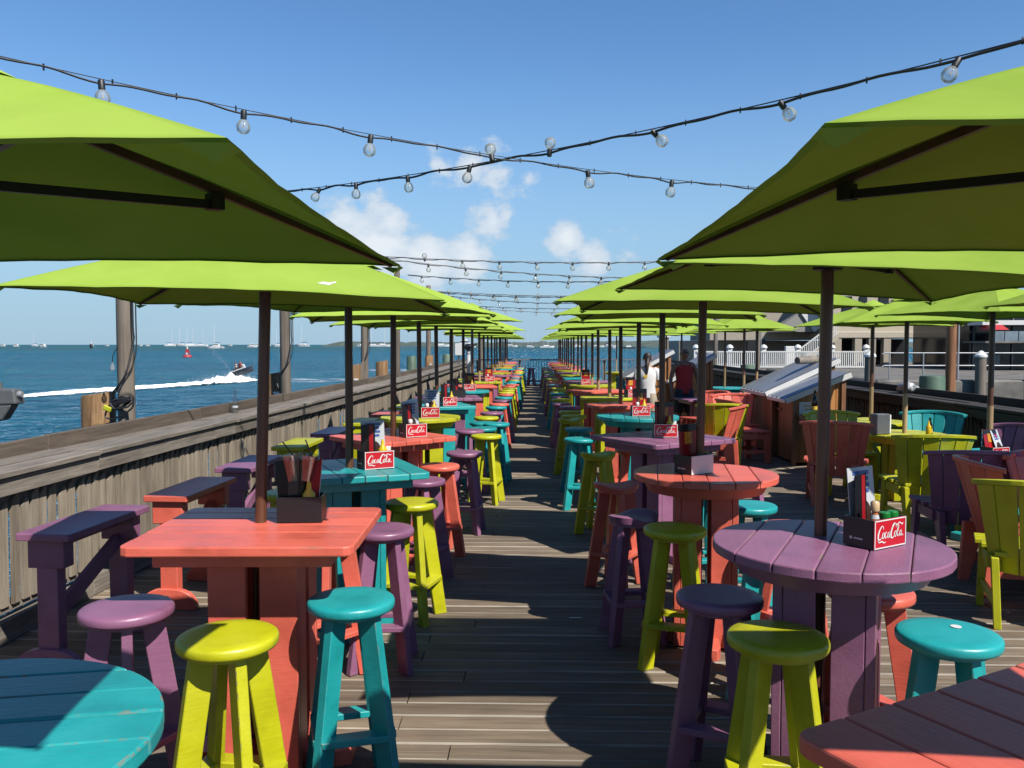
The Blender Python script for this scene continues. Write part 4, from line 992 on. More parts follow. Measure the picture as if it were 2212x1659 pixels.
# ------------------------------------------------------------------ serving stands with metal roofs
def kiosk(x, y, wx, wy, h0, h1, label, paper=False, rz=0.0, white_edge=True, log=False):
    """front faces the camera; the roof climbs from h0 on the aisle side to h1"""
    ps = []; nb = 8
    for k in range(nb):
        x0 = wx * k / nb + .002; x1 = wx * (k + 1) / nb - .002
        za = h0 + (h1 - h0) * x0 / wx; zb = h0 + (h1 - h0) * x1 / wx
        b = MB().hexa([Vector(q) for q in ((x0, 0, .04), (x1, 0, .04), (x1, .02, .04), (x0, .02, .04), (x0, 0, za), (x1, 0, zb), (x1, .02, zb), (x0, .02, za))])
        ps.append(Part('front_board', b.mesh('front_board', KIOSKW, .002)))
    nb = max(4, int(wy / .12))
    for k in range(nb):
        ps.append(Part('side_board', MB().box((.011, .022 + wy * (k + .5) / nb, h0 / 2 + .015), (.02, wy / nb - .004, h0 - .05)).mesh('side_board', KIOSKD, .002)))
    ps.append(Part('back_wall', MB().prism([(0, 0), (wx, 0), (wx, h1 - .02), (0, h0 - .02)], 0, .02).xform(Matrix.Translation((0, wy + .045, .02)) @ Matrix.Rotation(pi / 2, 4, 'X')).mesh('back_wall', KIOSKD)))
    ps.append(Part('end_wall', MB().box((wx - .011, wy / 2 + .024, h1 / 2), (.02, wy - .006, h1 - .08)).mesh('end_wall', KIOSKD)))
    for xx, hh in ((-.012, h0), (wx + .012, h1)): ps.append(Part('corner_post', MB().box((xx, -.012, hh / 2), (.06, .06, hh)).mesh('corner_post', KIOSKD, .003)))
    sl = (h1 - h0) / wx; ox = .15; n = 7 if wy > 1 else 4
    # ribbed sheet
    b = MB(); nn = n * 4; y0, y1 = -.07, wy + .07
    for i in range(nn + 1):
        yy = y0 + (y1 - y0) * i / nn; rib_ = .030 if i % 4 == 0 else 0
        for (xx) in (-ox, wx + .10): b.v.append((xx, yy, h0 + sl * xx + .030 + rib_))
        if i: q = 2 * i; b.f.append((q - 2, q - 1, q + 1, q))
    ps.append(Part('roof_sheet', b.mesh('roof_sheet', ROOFING)))
    ps.append(Part('roof_edge', MB().beam((-ox, y0 - .011, h0 - sl * ox + .012), (wx + .1, y0 - .011, h0 + sl * (wx + .1) + .012), .02, .075).mesh('roof_edge', WHITE if white_edge else KIOSKW, .003)))
    ps.append(Part('roof_edge', MB().beam((-ox - .01, y0, h0 - sl * ox + .010), (-ox - .01, y1, h0 - sl * ox + .010), .02, .05).mesh('roof_edge', WHITE, .003)))
    ps.append(Part('counter', MB().box((wx * .3, -.16, h0 * .74), (wx * .55, .26, .03)).mesh('counter', KIOSKD, .004)))
    if paper:
        sb = [Part('printed_line', MB().box((0, -.0015, 0), (.13, .001, .018)).mesh('printed_line', YLOGO), (-.02 + .03 * k, -.001, .07 - .05 * k)) for k in range(2)]
        ps.append(Part('notice', MB().box((0, 0, 0), (.27, .003, .25)).mesh('notice', WHITEP), (wx * .30, -.004, h0 - .19), 0, sb))
    thing('serving_stand', ps, label, 'kiosk', (x, y, 0), rz, 'serving stands with metal roofs')
kiosk(3.72, 12.15, .66, .75, .97, 1.24, 'cedar serving stand with white edged metal roof and a notice on its front', True)
kiosk(3.68, 13.05, .86, 1.35, 1.02, 1.42, 'longer cedar serving stand with a rolled mat on its metal roof')
kiosk(2.15, 18.2, .75, 1.1, 1.08, 1.50, 'rear cedar serving stand beside the person in white')
kiosk(3.0, 18.0, .75, 1.1, 1.00, 1.42, 'rear cedar serving stand beside the person in red', white_edge=True)
thing('rolled_mat', [Part('roll', MB().tube([(0, 0, 0), (.3, .02, .01), (.62, -.01, 0)], [.055, .065, .05], 12).mesh('roll', RAILW, smooth=50))], 'brown rolled mat lying on the top edge of a stand roof', 'mat', (4.10, 13.3, 1.47), R(28))

# ------------------------------------------------------------------ people
def skin_body(name, joints, edges, mat, sub=2):
    me = bpy.data.meshes.new(name); me.from_pydata([j[:3] for j in joints], edges, []); o = bpy.data.objects.new('tmp_body', me); COL.objects.link(o)
    o.modifiers.new('skin', 'SKIN'); s = o.modifiers.new('sub', 'SUBSURF'); s.levels = s.render_levels = sub
    for i, j in enumerate(joints): me.skin_vertices[0].data[i].radius = (j[3], j[4] if len(j) > 4 else j[3])
    me.skin_vertices[0].data[0].use_root = True
    dg = bpy.context.evaluated_depsgraph_get(); r = bpy.data.meshes.new_from_object(o.evaluated_get(dg)); r.name = name
    bpy.data.objects.remove(o); r.materials.clear(); r.materials.append(mat)
    for p_ in r.polygons: p_.use_smooth = True
    return r
def ring_loft(rings, mat, name, n=20):
    """rings: (cx, cy, z, rx, ry)"""
    b = MB()
    for i, (cx, cy, z, rx, ry) in enumerate(rings):
        for k in range(n):
            a = 2 * pi * k / n; fold = 1 + .02 * sin(5 * a + i * .7)
            b.v.append((cx + rx * cos(a) * fold, cy + ry * sin(a) * fold, z))
        if i:
            for k in range(n): p_ = (i - 1) * n + k; q = (i - 1) * n + (k + 1) % n; b.f.append((p_, q, q + n, p_ + n))
    return b
def person(x, y, rz, sc_, label, skin, woman):
    J = [(0, 0, .93, .125, .09), (0, 0, 1.08, .115, .085), (0, .01, 1.25, .14, .095), (0, 0, 1.39, .12, .075), (0, .005, 1.465, .052, .052), (0, -.005, 1.53, .058, .062), (0, -.012, 1.60, .078, .094), (0, -.005, 1.67, .070, .082), (0, 0, 1.705, .035, .04)]
    E = [(i, i + 1) for i in range(8)]
    def chain(start, pts):
        p_ = start
        for q in pts: J.append(q); E.append((p_, len(J) - 1)); p_ = len(J) - 1
        return p_
    for s in (-1, 1):
        if woman: arm = [(s * .165, 0, 1.385, .052), (s * .205, -.01, 1.24, .043), (s * .225, -.04, 1.12, .036), (s * .20, -.17, 1.06, .030), (s * .175, -.28, 1.05, .024), (s * .165, -.33, 1.045, .026, .016)]
        else: arm = [(s * .175, 0, 1.385, .058), (s * .235, .01, 1.23, .048), (s * .265, .01, 1.10, .040), (s * .275, -.04, .98, .034), (s * .275, -.09, .87, .027), (s * .272, -.12, .81, .030, .018)]
        hnd = chain(3, arm); hx, hy, hz = J[hnd][:3]
        d = Vector((0, -.9, -.1)) if woman else Vector((0, -.25, -1)); d.normalize()
        for k in range(4):
            o = Vector((s * 0.0 + (k - 1.5) * .014, 0, 0)); a = Vector((hx, hy, hz)) + o + d * .035; q = a + d * (.030 + .006 * (k in (1, 2))); r3 = q + (d + Vector((0, 0, -.6))).normalized() * .025
            chain(hnd, [(a.x, a.y, a.z, .009), (q.x, q.y, q.z, .008), (r3.x, r3.y, r3.z, .007)])
        chain(hnd - 0, [(hx - s * .026, hy - .012, hz - .006, .009), (hx - s * .034, hy - .034, hz - .016, .008)])
        chain(0, [(s * .085, 0, .86, .092), (s * .095, .012 * s, .66, .072), (s * .10, .02 * s - .01, .48, .055), (s * .10, .03 * s + .01, .30, .052), (s * .10, .03 * s + .02, .085, .036), (s * .105, .03 * s - .04, .035, .040, .03), (s * .115, .03 * s - .14, .025, .038, .022)])
    body = skin_body('body', J, E, skin)
    ps = [Part('body', body)]
    if woman:
        b = ring_loft([(0, 0, .86, .165, .120), (0, 0, .95, .162, .118), (0, .005, 1.08, .148, .112), (0, .01, 1.25, .175, .125), (0, .005, 1.35, .185, .112), (0, .0, 1.415, .150, .085), (0, .0, 1.445, .075, .068)], TEE, 'shirt')
        for s in (-1, 1): b.tube([(s * .12, 0, 1.385), (s * .175, 0, 1.355), (s * .205, -.01, 1.26), (s * .212, -.012, 1.20)], [.062, .070, .064, .062], 12, False)
        sh = b.mesh('shirt', TEE, smooth=80)
        lg = MB().add([(x_, .1275, z_) for x_, z_ in ((-.05, 1.27), (-.02, 1.255), (.02, 1.26), (.045, 1.275), (.055, 1.31), (.02, 1.33), (-.03, 1.325), (-.06, 1.30))], [tuple(range(8))[::-1]])
        # print on the back of the shirt, a few mm proud of the cloth
        lgm = MB().lathe([(.036, 0), (.036, .004)], 16, (.03, .130, 1.26), Matrix.Rotation(-pi / 2, 3, 'X')).mesh('printed_emblem', YLOGO)
        ps.append(Part('shirt', sh, subs=[Part('printed_emblem', lgm)]))
        b = MB()
        for s in (-1, 1):
            for src in (ring_loft([(s * .10, 0, .60, .092, .098), (s * .098, 0, .72, .098, .108), (s * .085, 0, .85, .100, .118), (s * .065, 0, .94, .096, .112)], KHAKI, 'shorts', 16),): b.add(src.v, src.f)
        ps.append(Part('shorts', b.mesh('shorts', KHAKI, smooth=80)))
        hair = skin_body('hair', [(0, .0, 1.715, .050, .060), (0, .018, 1.655, .094, .100), (0, .045, 1.59, .082, .065), (0, .085, 1.545, .040), (0, .115, 1.48, .038), (.008, .118, 1.38, .034), (.012, .12, 1.28, .014)], [(i, i + 1) for i in range(6)], HAIRM)
        ps.append(Part('hair', hair))
        ps.append(Part('shoes', MB().box((.115, -.05, .03), (.085, .25, .06)).box((-.115, -.08, .03), (.085, .25, .06)).mesh('shoes', WHITE, .015, 2)))
    else:
        b = ring_loft([(0, 0, .84, .172, .125), (0, 0, .95, .168, .122), (0, .0, 1.08, .158, .118), (0, .005, 1.25, .178, .128), (0, .0, 1.34, .150, .112), (0, 0, 1.385, .105, .088)], TANKT, 'tank_top')
        for s in (-1, 1): b.tube([(s * .085, -.085, 1.36), (s * .09, -.03, 1.425), (s * .09, .04, 1.425), (s * .085, .088, 1.36)], .022, 8, False)
        ps.append(Part('tank_top', b.mesh('tank_top', TANKT, smooth=80)))
        b = MB()
        for s in (-1, 1): q = ring_loft([(s * .10, 0, .46, .090, .098), (s * .098, 0, .70, .098, .108), (s * .085, 0, .85, .104, .120), (s * .065, 0, .92, .10, .115)], NAVY, 'shorts', 16); b.add(q.v, q.f)
        ps.append(Part('shorts', b.mesh('shorts', NAVY, smooth=80)))
        ps.append(Part('hair', skin_body('hair', [(0, .012, 1.675, .076, .082), (0, .04, 1.62, .066, .055), (0, .05, 1.55, .04)], [(0, 1), (1, 2)], HAIRM)))
        ps.append(Part('sunglasses', MB().box((-.032, -.098, 1.628), (.05, .012, .028)).box((.032, -.098, 1.628), (.05, .012, .028)).box((0, -.098, 1.634), (.02, .008, .006)).mesh('sunglasses', BLACK, .003)))
        ps.append(Part('shoes', MB().box((.115, -.05, .03), (.09, .27, .06)).box((-.115, -.08, .03), (.09, .27, .06)).mesh('shoes', BLACK, .015, 2)))
    # face: nose, ears, eyes, mouth on the front of the head (towards -y)
    f = MB(); f.lathe([(.013, 0), (.009, .012), (.003, .03)], 8, (0, -.108, 1.578)); ps.append(Part('nose', f.mesh('nose', skin, smooth=60)))
    for s in (-1, 1):
        e = MB().lathe([(.002, -.024), (.012, -.016), (.014, .006), (.008, .022), (.002, .026)], 10, (s * .080, .004, 1.602)); ps.append(Part('ear', e.mesh('ear', skin, smooth=60)))
        ps.append(Part('eye', MB().lathe([(.002, -.006), (.008, -.003), (.008, .003), (.002, .006)], 8, (s * .030, -.099, 1.625)).mesh('eye', BLACK, smooth=60)))
    ps.append(Part('mouth', MB().box((0, -.098, 1.548), (.045, .01, .010)).mesh('mouth', KETCH, .003)))
    thing('person', ps, label, 'person', M=Matrix.Translation((x, y, .001)) @ Matrix.Rotation(rz, 4, 'Z') @ Matrix.Scale(sc_, 4))
person(2.02, 15.0, R(170), .92, 'person in white t-shirt and khaki shorts with dark ponytail seen from behind', SKIN, True)
person(2.84, 16.0, R(6), .965, 'person in red tank top and sunglasses walking towards the camera', TANSKIN, False)

# ------------------------------------------------------------------ posts, pilings and things along the sea railing
def post(x, y, r, h, label, mat=POSTW, lean=(0, 0), cables=False, z0=-3.0):
    b = MB().lathe([(r * 1.06, z0), (r * 1.02, 0), (r, h * .5), (r * .96, h), (r * .7, h + .02)], 16); b.v = [(p[0] * (1 + .03 * noise.noise((p[2] * 1.3, x, 0))) + lean[0] * p[2], p[1] + lean[1] * p[2], p[2]) for p in b.v]
    ps = [Part('shaft', b.mesh('shaft', mat, smooth=50))]
    if cables:
        ps.append(Part('cable', MB().tube(catmull([(r + .02, -.05, h), (r + .025, -.06, 2.0), (r + .03, -.06, 1.75), (r - .02, -.13, 1.45), (-r, -.13, 1.28), (-r - .01, -.12, 1.20)], 6), .008, 6).mesh('cable', RUBBER)))
        ps.append(Part('cable', MB().tube(catmull([(r + .035, -.02, h), (r + .04, -.03, 2.1), (r + .035, -.05, 1.6), (r * .2, -.13, 1.38), (-r - .02, -.10, 1.22), (-r, -.13, 1.12)], 6), .006, 6).mesh('cable', RUBBER)))
    return thing('light_pole', ps, label, 'post', (x, y, 0), 0, 'timber posts along the sea railing')
lp = []
for i, (px, d_, r, cb) in enumerate(((271, 7.5, .072, True), (617, 11.9, .072, True), (787, 17.2, .075, True), (857, 21.6, .075, False), (925, 27.5, .08, False), (975, 34.0, .09, False), (1040, 44.0, .1, False)), 1):
    q = at_y(px, 744, d_); lp.append(q)
    post(q.x, d_, r, 3.6, f'weathered timber light pole outside sea railing, {ORD[i]} from the camera', cables=cb, lean=(rnd.uniform(-.006, .006), 0))
def piling(px, ptop, d_, r, label, mat=STUMPW, tag_=False, slope=.018):
    q = at_y(px, ptop, d_); b = MB(); n = 20
    for (rr, z) in ((r * 1.05, -3), (r * 1.03, 0), (r, q.z - .02), (r * .92, q.z)):
        for k in range(n):
            a = 2 * pi * k / n; wob = 1 + .05 * noise.noise((cos(a) * 2, sin(a) * 2, px * .1)) ; b.v.append((rr * wob * cos(a), rr * wob * sin(a), z + (slope * cos(a) if z > .5 else 0)))
    for i in range(3):
        for k in range(n): p_ = i * n + k; w_ = i * n + (k + 1) % n; b.f.append((p_, w_, w_ + n, p_ + n))
    b.f.append(tuple(3 * n + k for k in range(n)))
    ps = [Part('trunk', b.mesh('trunk', mat, smooth=45))]
    if tag_: ps.append(Part('reflector', MB().box((.06, -r - .004, q.z - .28), (.09, .012, .035)).mesh('reflector', WHITEP, .003)))
    thing('mooring_piling', ps, label, 'piling', (q.x, d_, 0), 0, 'cut pilings outside the sea railing')
piling(212, 850, 7.7, .145, 'orange brown cut piling beside the nearest light pole')
piling(593, 806, 12.2, .12, 'cut piling with white reflector beside the second light pole', tag_=True)
piling(765, 788, 16.4, .12, 'split cut piling beside the third light pole', tag_=True)
piling(779, 789, 17.0, .07, 'ragged narrow stump behind the split piling', mat=POSTW, slope=.12)
piling(825, 780, 19.3, .14, 'broad cut piling standing alone past the third light pole')
piling(889, 769, 23.0, .13, 'green capped piling along the sea railing', mat=GREENW, slope=0)
piling(927, 768, 26.5, .13, 'cut piling beside the fifth light pole', tag_=True)
piling(965, 765, 31.0, .15, 'green capped piling beside a lit white box', mat=GREENW, slope=0)
thing('utility_box', [Part('box', MB().box((0, 0, .15), (.26, .2, .42)).mesh('box', WHITE, .01)), Part('post', MB().box((0, 0, -.6), (.06, .06, 1.1)).mesh('post', GREY))], 'small white utility box near the end of the sea railing', 'box', at_y(991, 764, 30.0))
q = at_y(1012, 752, 31.5)
thing('coin_telescope', [Part('body', MB().tube([(-.16, 0, .02), (-.05, 0, .05), (.12, 0, .07), (.2, 0, .08)], [.05, .11, .10, .06], 12).mesh('body', BLACK, smooth=50)), Part('eyepiece', MB().tube([(.2, -.05, .1), (.30, -.05, .14)], .035, 10).tube([(.2, .05, .1), (.30, .05, .14)], .035, 10).mesh('eyepiece', BLACK)), Part('fork', MB().lathe([(.10, -.2), (.05, -.12), (.12, -.05)], 12).mesh('fork', GREY, smooth=40)), Part('pedestal', MB().lathe([(.07, -1.5), (.07, -.2)], 12).mesh('pedestal', WHITE, smooth=40))], 'black coin operated telescope on a white stand near the pier end', 'telescope', q)

# floodlight clamped outside the railing at the frame edge
q = at_y(18, 858, 5.75)
ps = [Part('housing', MB().hexa([Vector(v_) for v_ in ((-.10, -.06, -.055), (.085, -.055, -.045), (.085, .06, -.045), (-.10, .07, -.055), (-.10, -.06, .065), (.070, -.05, .055), (.070, .05, .055), (-.10, .07, .065))]).mesh('housing', FLOODM, .012, 2)),
      Part('visor', MB().hexa([Vector(v_) for v_ in ((-.09, -.05, -.17), (-.02, -.05, -.155), (-.02, .05, -.155), (-.09, .05, -.17), (-.11, -.06, -.058), (.05, -.05, -.048), (.05, .05, -.048), (-.11, .06, -.058))]).mesh('visor', FLOODM, .008)),
      Part('knob', MB().lathe([(.022, 0), (.026, .01), (.020, .03)], 12, (.075, -.01, .02), Matrix.Rotation(pi / 2, 3, 'Y')).mesh('knob', LGREY, smooth=40)), Part('stem', MB().lathe([(.012, .06), (.012, .10)], 10, (-.05, 0, 0)).mesh('stem', FLOODM)),
      Part('arm', MB().tube([(-.09, .02, -.1), (-.14, .0, -.3), (-.10, -.02, -.62), (.0, -.02, -.66)], .018, 10).mesh('arm', FLOODM))]
thing('floodlight', ps, 'grey cast metal floodlight at the frame edge above the sea railing', 'floodlight', q)
# bottle on the drink shelf
yb = 8.75; xb = xo(yb) + .12
thing('glass_bottle', [Part('body', MB().lathe([(.030, 0), (.032, .005), (.032, .12), (.026, .15), (.013, .18), (.012, .24), (.014, .243)], 16).mesh('body', CLEAR, smooth=40)), Part('label_band', MB().lathe([(.0326, .055), (.0326, .075)], 16).mesh('label_band', MENU_W, smooth=40))], 'clear empty glass bottle left on the drink shelf', 'bottle', (xb, yb, 1.010))
# hanging coil and yellow float on the nearest light pole
q = at_y(266, 876, 7.38)
b = MB(); crl = []
for k in range(60):
    a = k * .62; crl.append((.085 * cos(a) + .02 * sin(a * 2.3), -.05 - .03 * sin(a * .5), .02 + .05 * sin(a * 1.07) + .012 * cos(k)))
thing('cable_coil', [Part('coil', MB().tube(crl, .009, 6).mesh('coil', RUBBER)), Part('plug', MB().box((-.10, -.07, -.02), (.075, .05, .045), Matrix.Rotation(.4, 3, 'Y')).mesh('plug', LIME, .008)), Part('loop', MB().tube(catmull([(-.1, -.05, .0), (-.13, -.06, -.09), (-.05, -.06, -.11), (.1, -.05, -.02), (.11, -.05, .08)], 6), .008, 6).mesh('loop', RUBBER))], 'tangled black cable coil with yellow plug tied to the nearest light pole', 'cable', q)
q = at_y(243, 795, 7.4)
thing('hanging_bulb', [Part('bulb', MB().lathe([(.004, -.03), (.02, -.02), (.024, 0), (.012, .03), (.012, .05)], 12).mesh('bulb', BULBG, smooth=50)), Part('wire', MB().tube(catmull([(0, 0, .05), (.01, 0, .12), (.04, .05, .2), (.10, .10, .30)], 5), .004, 6).mesh('wire', RUBBER))], 'small dangling bulb on a wire beside the nearest light pole', 'bulb', q)

# ------------------------------------------------------------------ festoon strings
GLOBE = MB().lathe([(.006, -.100), (.022, -.098), (.040, -.085), (.048, -.060), (.044, -.035), (.030, -.014), (.018, -.004), (.016, .004)], 16).mesh('bulb', BULBG, smooth=60)
FILA = MB().tube([(0, 0, -.005), (.004, 0, -.035), (-.006, 0, -.055), (.006, 0, -.058), (0, 0, -.03)], .0022, 5).mesh('filament', BEIGEP)
SOCK = MB().lathe([(.012, -.002), (.021, 0), (.021, .05), (.017, .058)], 12).mesh('socket', RUBBER, smooth=40)
TIE = MB().box((0, 0, 0), (.009, .009, .042)).mesh('cable_tie', RUBBER)
def festoon(a, b_, sag, spots, label, thick=.007, bulbs=None, scale=1.0):
    a, b_ = Vector(a), Vector(b_); n = 48; P = []
    f = lambda u: a.lerp(b_, u) + Vector((0, 0, -4 * sag * u * (1 - u)))
    wire = MB().tube([f(i / n) for i in range(n + 1)], thick * .45, 6)
    pts = []
    us = sorted(s_[0] for s_ in spots)
    for i in range(n * 3 + 1):
        u = i / (n * 3); dmin = min(abs(u - s_) for s_ in us) * (b_ - a).length
        droop = .022 * (1 - min(dmin / .30, 1)) + .006 * (1 + sin(i * .9))
        pts.append(f(u) + Vector((0, 0, -droop * scale)))
    ps = [Part('support_wire', wire.mesh('support_wire', RUBBER)), Part('cable', MB().tube(pts, thick, 6).mesh('cable', RUBBER))]
    if thick < .0105:
        for k in range(1, 24): ps.append(Part('cable_tie', TIE, f(k / 24) + Vector((0, 0, -.006))))
    for u, tx, ty in spots:
        q = f(u) + Vector((0, 0, -.03 * scale))
        M = Matrix.Translation(q) @ Matrix.Rotation(R(ty), 4, 'Y') @ Matrix.Rotation(R(tx), 4, 'X') @ Matrix.Scale(scale * 1.04, 4) @ Matrix.Translation((0, 0, -.035))
        ps.append(Part('socket', SOCK, M=M, subs=[Part('bulb', GLOBE), Part('filament', FILA)]))
    r = thing('string_lights', ps, label, 'string lights', group='festoon strings over the aisle')
A0, A1 = Vector((-3.75, 4.96, 3.55)), Vector((4.2, 10.19, 3.49))
def u_of(px, a, b_, sag):
    best = min(range(1001), key=lambda i: abs(proj(a.lerp(b_, i / 1000) + Vector((0, 0, -4 * sag * (i / 1000) * (1 - i / 1000))))[0] - px)); return best / 1000
def proj(p):
    v = CAMR.transposed() @ (Vector(p) - Vector((0, 0, EYE))); return (1106 + F * v.x / -v.z, 829.5 - F * v.y / -v.z)
sgA = .228
festoon(A0, A1, sgA, [(u_of(px, A0, A1, sgA), tx, ty) for px, tx, ty in ((219, 0, -4), (525, 5, 4), (800, 0, 6), (1062, 160, -10), (1270, 10, -10), (1452, 0, 8), (1640, 0, 0))], 'festoon string of clear bulbs from the near sea pole across the aisle')
B0, B1 = Vector((-3.65, 10.57, 3.57)), Vector((4.6, 3.75, 3.69)); sgB = .236
festoon(B0, B1, sgB, [(u_of(px, B0, B1, sgB), tx, ty) for px, tx, ty in ((690, 0, 30), (769, 0, 0), (881, 4, -6), (1015, 0, 14), (1187, 176, 4), (1412, 10, -48), (1688, 10, -42), (2070, 0, 30))], 'festoon string of clear bulbs rising towards the near umbrella by the stands', .010)
k = 0
for (ax, ay, az, bx, by, bz, sg) in ((-3.2, 16.6, 3.45, 4.8, 17.6, 3.5, .12), (-3.2, 16.8, 3.45, 4.8, 20.6, 3.35, .18), (-3.1, 21.2, 3.45, 4.8, 19.6, 3.3, .16), (-3.0, 27.0, 3.4, 4.8, 28.0, 3.4, .12), (-3.0, 27.2, 3.38, 4.8, 24.8, 3.3, .18), (-3.0, 31.5, 3.5, 4.8, 30, 3.3, .2), (-3.0, 36.2, 3.4, 4.8, 34.5, 3.3, .15), (-3.0, 38.2, 3.4, 4.8, 41.0, 3.3, .15)):
    k += 1
    festoon((ax, ay, az), (bx, by, bz), sg, [((i + .5) / 11, rnd.uniform(-15, 15) if rnd.random() > .15 else 160, rnd.uniform(-15, 15)) for i in range(11)], f'{ORD[k]} festoon string beyond the near crossing of strings', .011)

# ------------------------------------------------------------------ boats and sea marks
def hull_mesh(Lh, bw, fb, mat):
    b = MB(); n = 8
    for i in range(n + 1):
        u = i / n; w_ = bw / 2 * (sin(min(u * 1.25 + .35, 1.57)) if u < .6 else cos((u - .6) / .4 * 1.5) ** .8 if u < 1 else .02); w_ = max(w_, .03); x = -Lh / 2 + Lh * u; sh = fb * (1 + .25 * u * u)
        b.v += [(x, -w_, sh), (x * .96, -w_ * .75, -.3), (x * .96, w_ * .75, -.3), (x, w_, sh)]
        if i:
            q = 4 * i
            for k in range(4): a = q - 4 + k; c = q - 4 + (k + 1) % 4; b.f.append((a, c, c + 4, a + 4))
    b.f.append((0, 1, 2, 3)); b.f.append((4 * n + 3, 4 * n + 2, 4 * n + 1, 4 * n)); return b.mesh('hull', mat)
HULLS = [hull_mesh(10, 3, 1.1, BOATW), hull_mesh(8, 2.6, 1.0, BOATW), hull_mesh(11, 3.2, 1.2, BOATD)]
CABIN = MB().hexa([Vector(q) for q in ((-2.6, -.9, 1.05), (1.8, -.8, 1.1), (1.8, .8, 1.1), (-2.6, .9, 1.05), (-2.4, -.75, 1.8), (.8, -.65, 1.7), (.8, .65, 1.7), (-2.4, .75, 1.8))]).mesh('cabin', BOATW, .05)
MAST = MB().lathe([(.11, 1), (.09, 13.5)], 6, (.6, 0, 0)).mesh('mast', BOATW)
BOOM = MB().tube([(.6, 0, 2.5), (-3.4, 0, 2.6)], .20, 6).mesh('boom_cover', SAILB)
BRIDGE = MB().hexa([Vector(q) for q in ((-2.5, -1.1, 1.1), (2.2, -1.0, 1.2), (2.2, 1.0, 1.2), (-2.5, 1.1, 1.1), (-2.2, -1.0, 2.7), (.9, -.8, 2.7), (.9, .8, 2.7), (-2.2, 1.0, 2.7))]).mesh('cabin', BOATW, .05)
GLZ = MB().hexa([Vector(q) for q in ((-2.2, -1.06, 1.8), (1.75, -.96, 1.8), (1.75, .96, 1.8), (-2.2, 1.06, 1.8), (-2.1, -1.05, 2.35), (1.3, -.92, 2.35), (1.3, .92, 2.35), (-2.1, 1.05, 2.35))]).mesh('window_band', DGLASSB)
def boat(px, py, kind, sz, label, rz=None):
    q = at_z(px, max(py, 746.2), WZ)
    rz = rnd.choice((0.1, pi - .15, .4, -.3, 2.8)) if rz is None else rz
    s_ = sz
    if kind == 'sail': ps = [Part('hull', HULLS[0]), Part('cabin', CABIN), Part('mast', MAST), Part('boom_cover', BOOM)]
    elif kind == 'motor': ps = [Part('hull', HULLS[1]), Part('cabin', BRIDGE), Part('window_band', GLZ)]
    elif kind == 'ketch': ps = [Part('hull', HULLS[0]), Part('cabin', CABIN), Part('mast', MAST), Part('mast', MAST, M=Matrix.Translation((-3.4, 0, .3)) @ Matrix.Scale(.75, 4)), Part('boom_cover', BOOM)]
    elif kind == 'dark': ps = [Part('hull', HULLS[2]), Part('cabin', BRIDGE), Part('mast', MAST, M=Matrix.Scale(.55, 4))]
    elif kind == 'yacht': ps = [Part('hull', HULLS[1], M=Matrix.Scale(1.9, 4)), Part('cabin', BRIDGE, M=Matrix.Translation((-.6, 0, .8)) @ Matrix.Scale(1.6, 4)), Part('window_band', GLZ, M=Matrix.Translation((-.6, 0, .8)) @ Matrix.Scale(1.6, 4)), Part('flybridge', BRIDGE, M=Matrix.Translation((-1.0, 0, 4.0)) @ Matrix.Scale(.9, 4))]
    else: # catamaran
        ps = [Part('hull', HULLS[0], (0, -2.6, 0)), Part('hull', HULLS[0], (0, 2.6, 0)), Part('bridge_deck', MB().box((-.6, 0, 1.15), (6.5, 5.4, .5)).mesh('bridge_deck', BOATW, .05)), Part('cabin', BRIDGE, (-.5, 0, .35)), Part('window_band', GLZ, (-.5, 0, .35)), Part('mast', MAST, M=Matrix.Scale(1.15, 4)), Part('boom_cover', BOOM, (0, 0, 1.2))]
    thing('moored_boat' if kind != 'sail' else 'sailboat', ps, label, 'boat', M=Matrix.Translation((q.x, q.y, WZ)) @ Matrix.Rotation(rz, 4, 'Z') @ Matrix.Scale(s_ * q.y / 560, 4), group='boats moored far out')
BO = [(6, 748, 'motor', .9), (34, 748.5, 'motor', 1), (74, 748, 'sail', .75), (92, 750, 'motor', 1.3), (200, 747.5, 'motor', .5), (231, 747.5, 'motor', .7), (304, 747.5, 'motor', .6), (319, 747.5, 'motor', .6), (370, 747.5, 'sail', .9), (390, 747.5, 'sail', .95), (406, 747.5, 'sail', .9), (415, 747.8, 'sail', .95), (437, 748, 'sail', .85),
      (465, 752.5, 'cat', 1.05), (497, 747.6, 'motor', .75), (545, 750, 'motor', 1.3), (557, 748.5, 'motor', 1), (574, 747.6, 'sail', .7), (599, 749, 'sail', .95), (653, 748.5, 'sail', 1.15), (738, 747.5, 'sail', .9), (775, 748.5, 'motor', 1), (804, 748.5, 'sail', 1.0), (829, 748.5, 'sail', 1.1), (884, 748, 'sail', .9), (902, 748.5, 'motor', .8),
      (955, 748.5, 'sail', 1.1), (1007, 750.5, 'yacht', .95), (1052, 749, 'motor', 1), (1104, 749.5, 'sail', .95), (1142, 750.5, 'ketch', .8), (1182, 751, 'ketch', 1.0), (1209, 749.5, 'motor', .9), (1247, 749.5, 'motor', 1.1), (1291, 750, 'sail', .9), (1318, 749.5, 'sail', 1.0), (1327, 752, 'motor', .5), (1359, 753, 'dark', .8), (1408, 749, 'sail', .9), (1440, 749.5, 'motor', 1.1), (1479, 749.5, 'motor', 1.2), (1506, 749, 'sail', .8), (1560, 749, 'motor', .9)]
KN = {'sail': 'white sailboat with bare mast', 'motor': 'small white motor boat', 'ketch': 'white two masted boat', 'dark': 'dark hulled work boat', 'yacht': 'large white motor yacht', 'cat': 'white catamaran with tall mast'}
for i, (px, py, kd, sz) in enumerate(BO, 1):
    boat(px, py, kd, sz * (.62 if kd == 'motor' else .95), f'{KN[kd]} moored far out, {ORD[i]} boat from the open sea side')
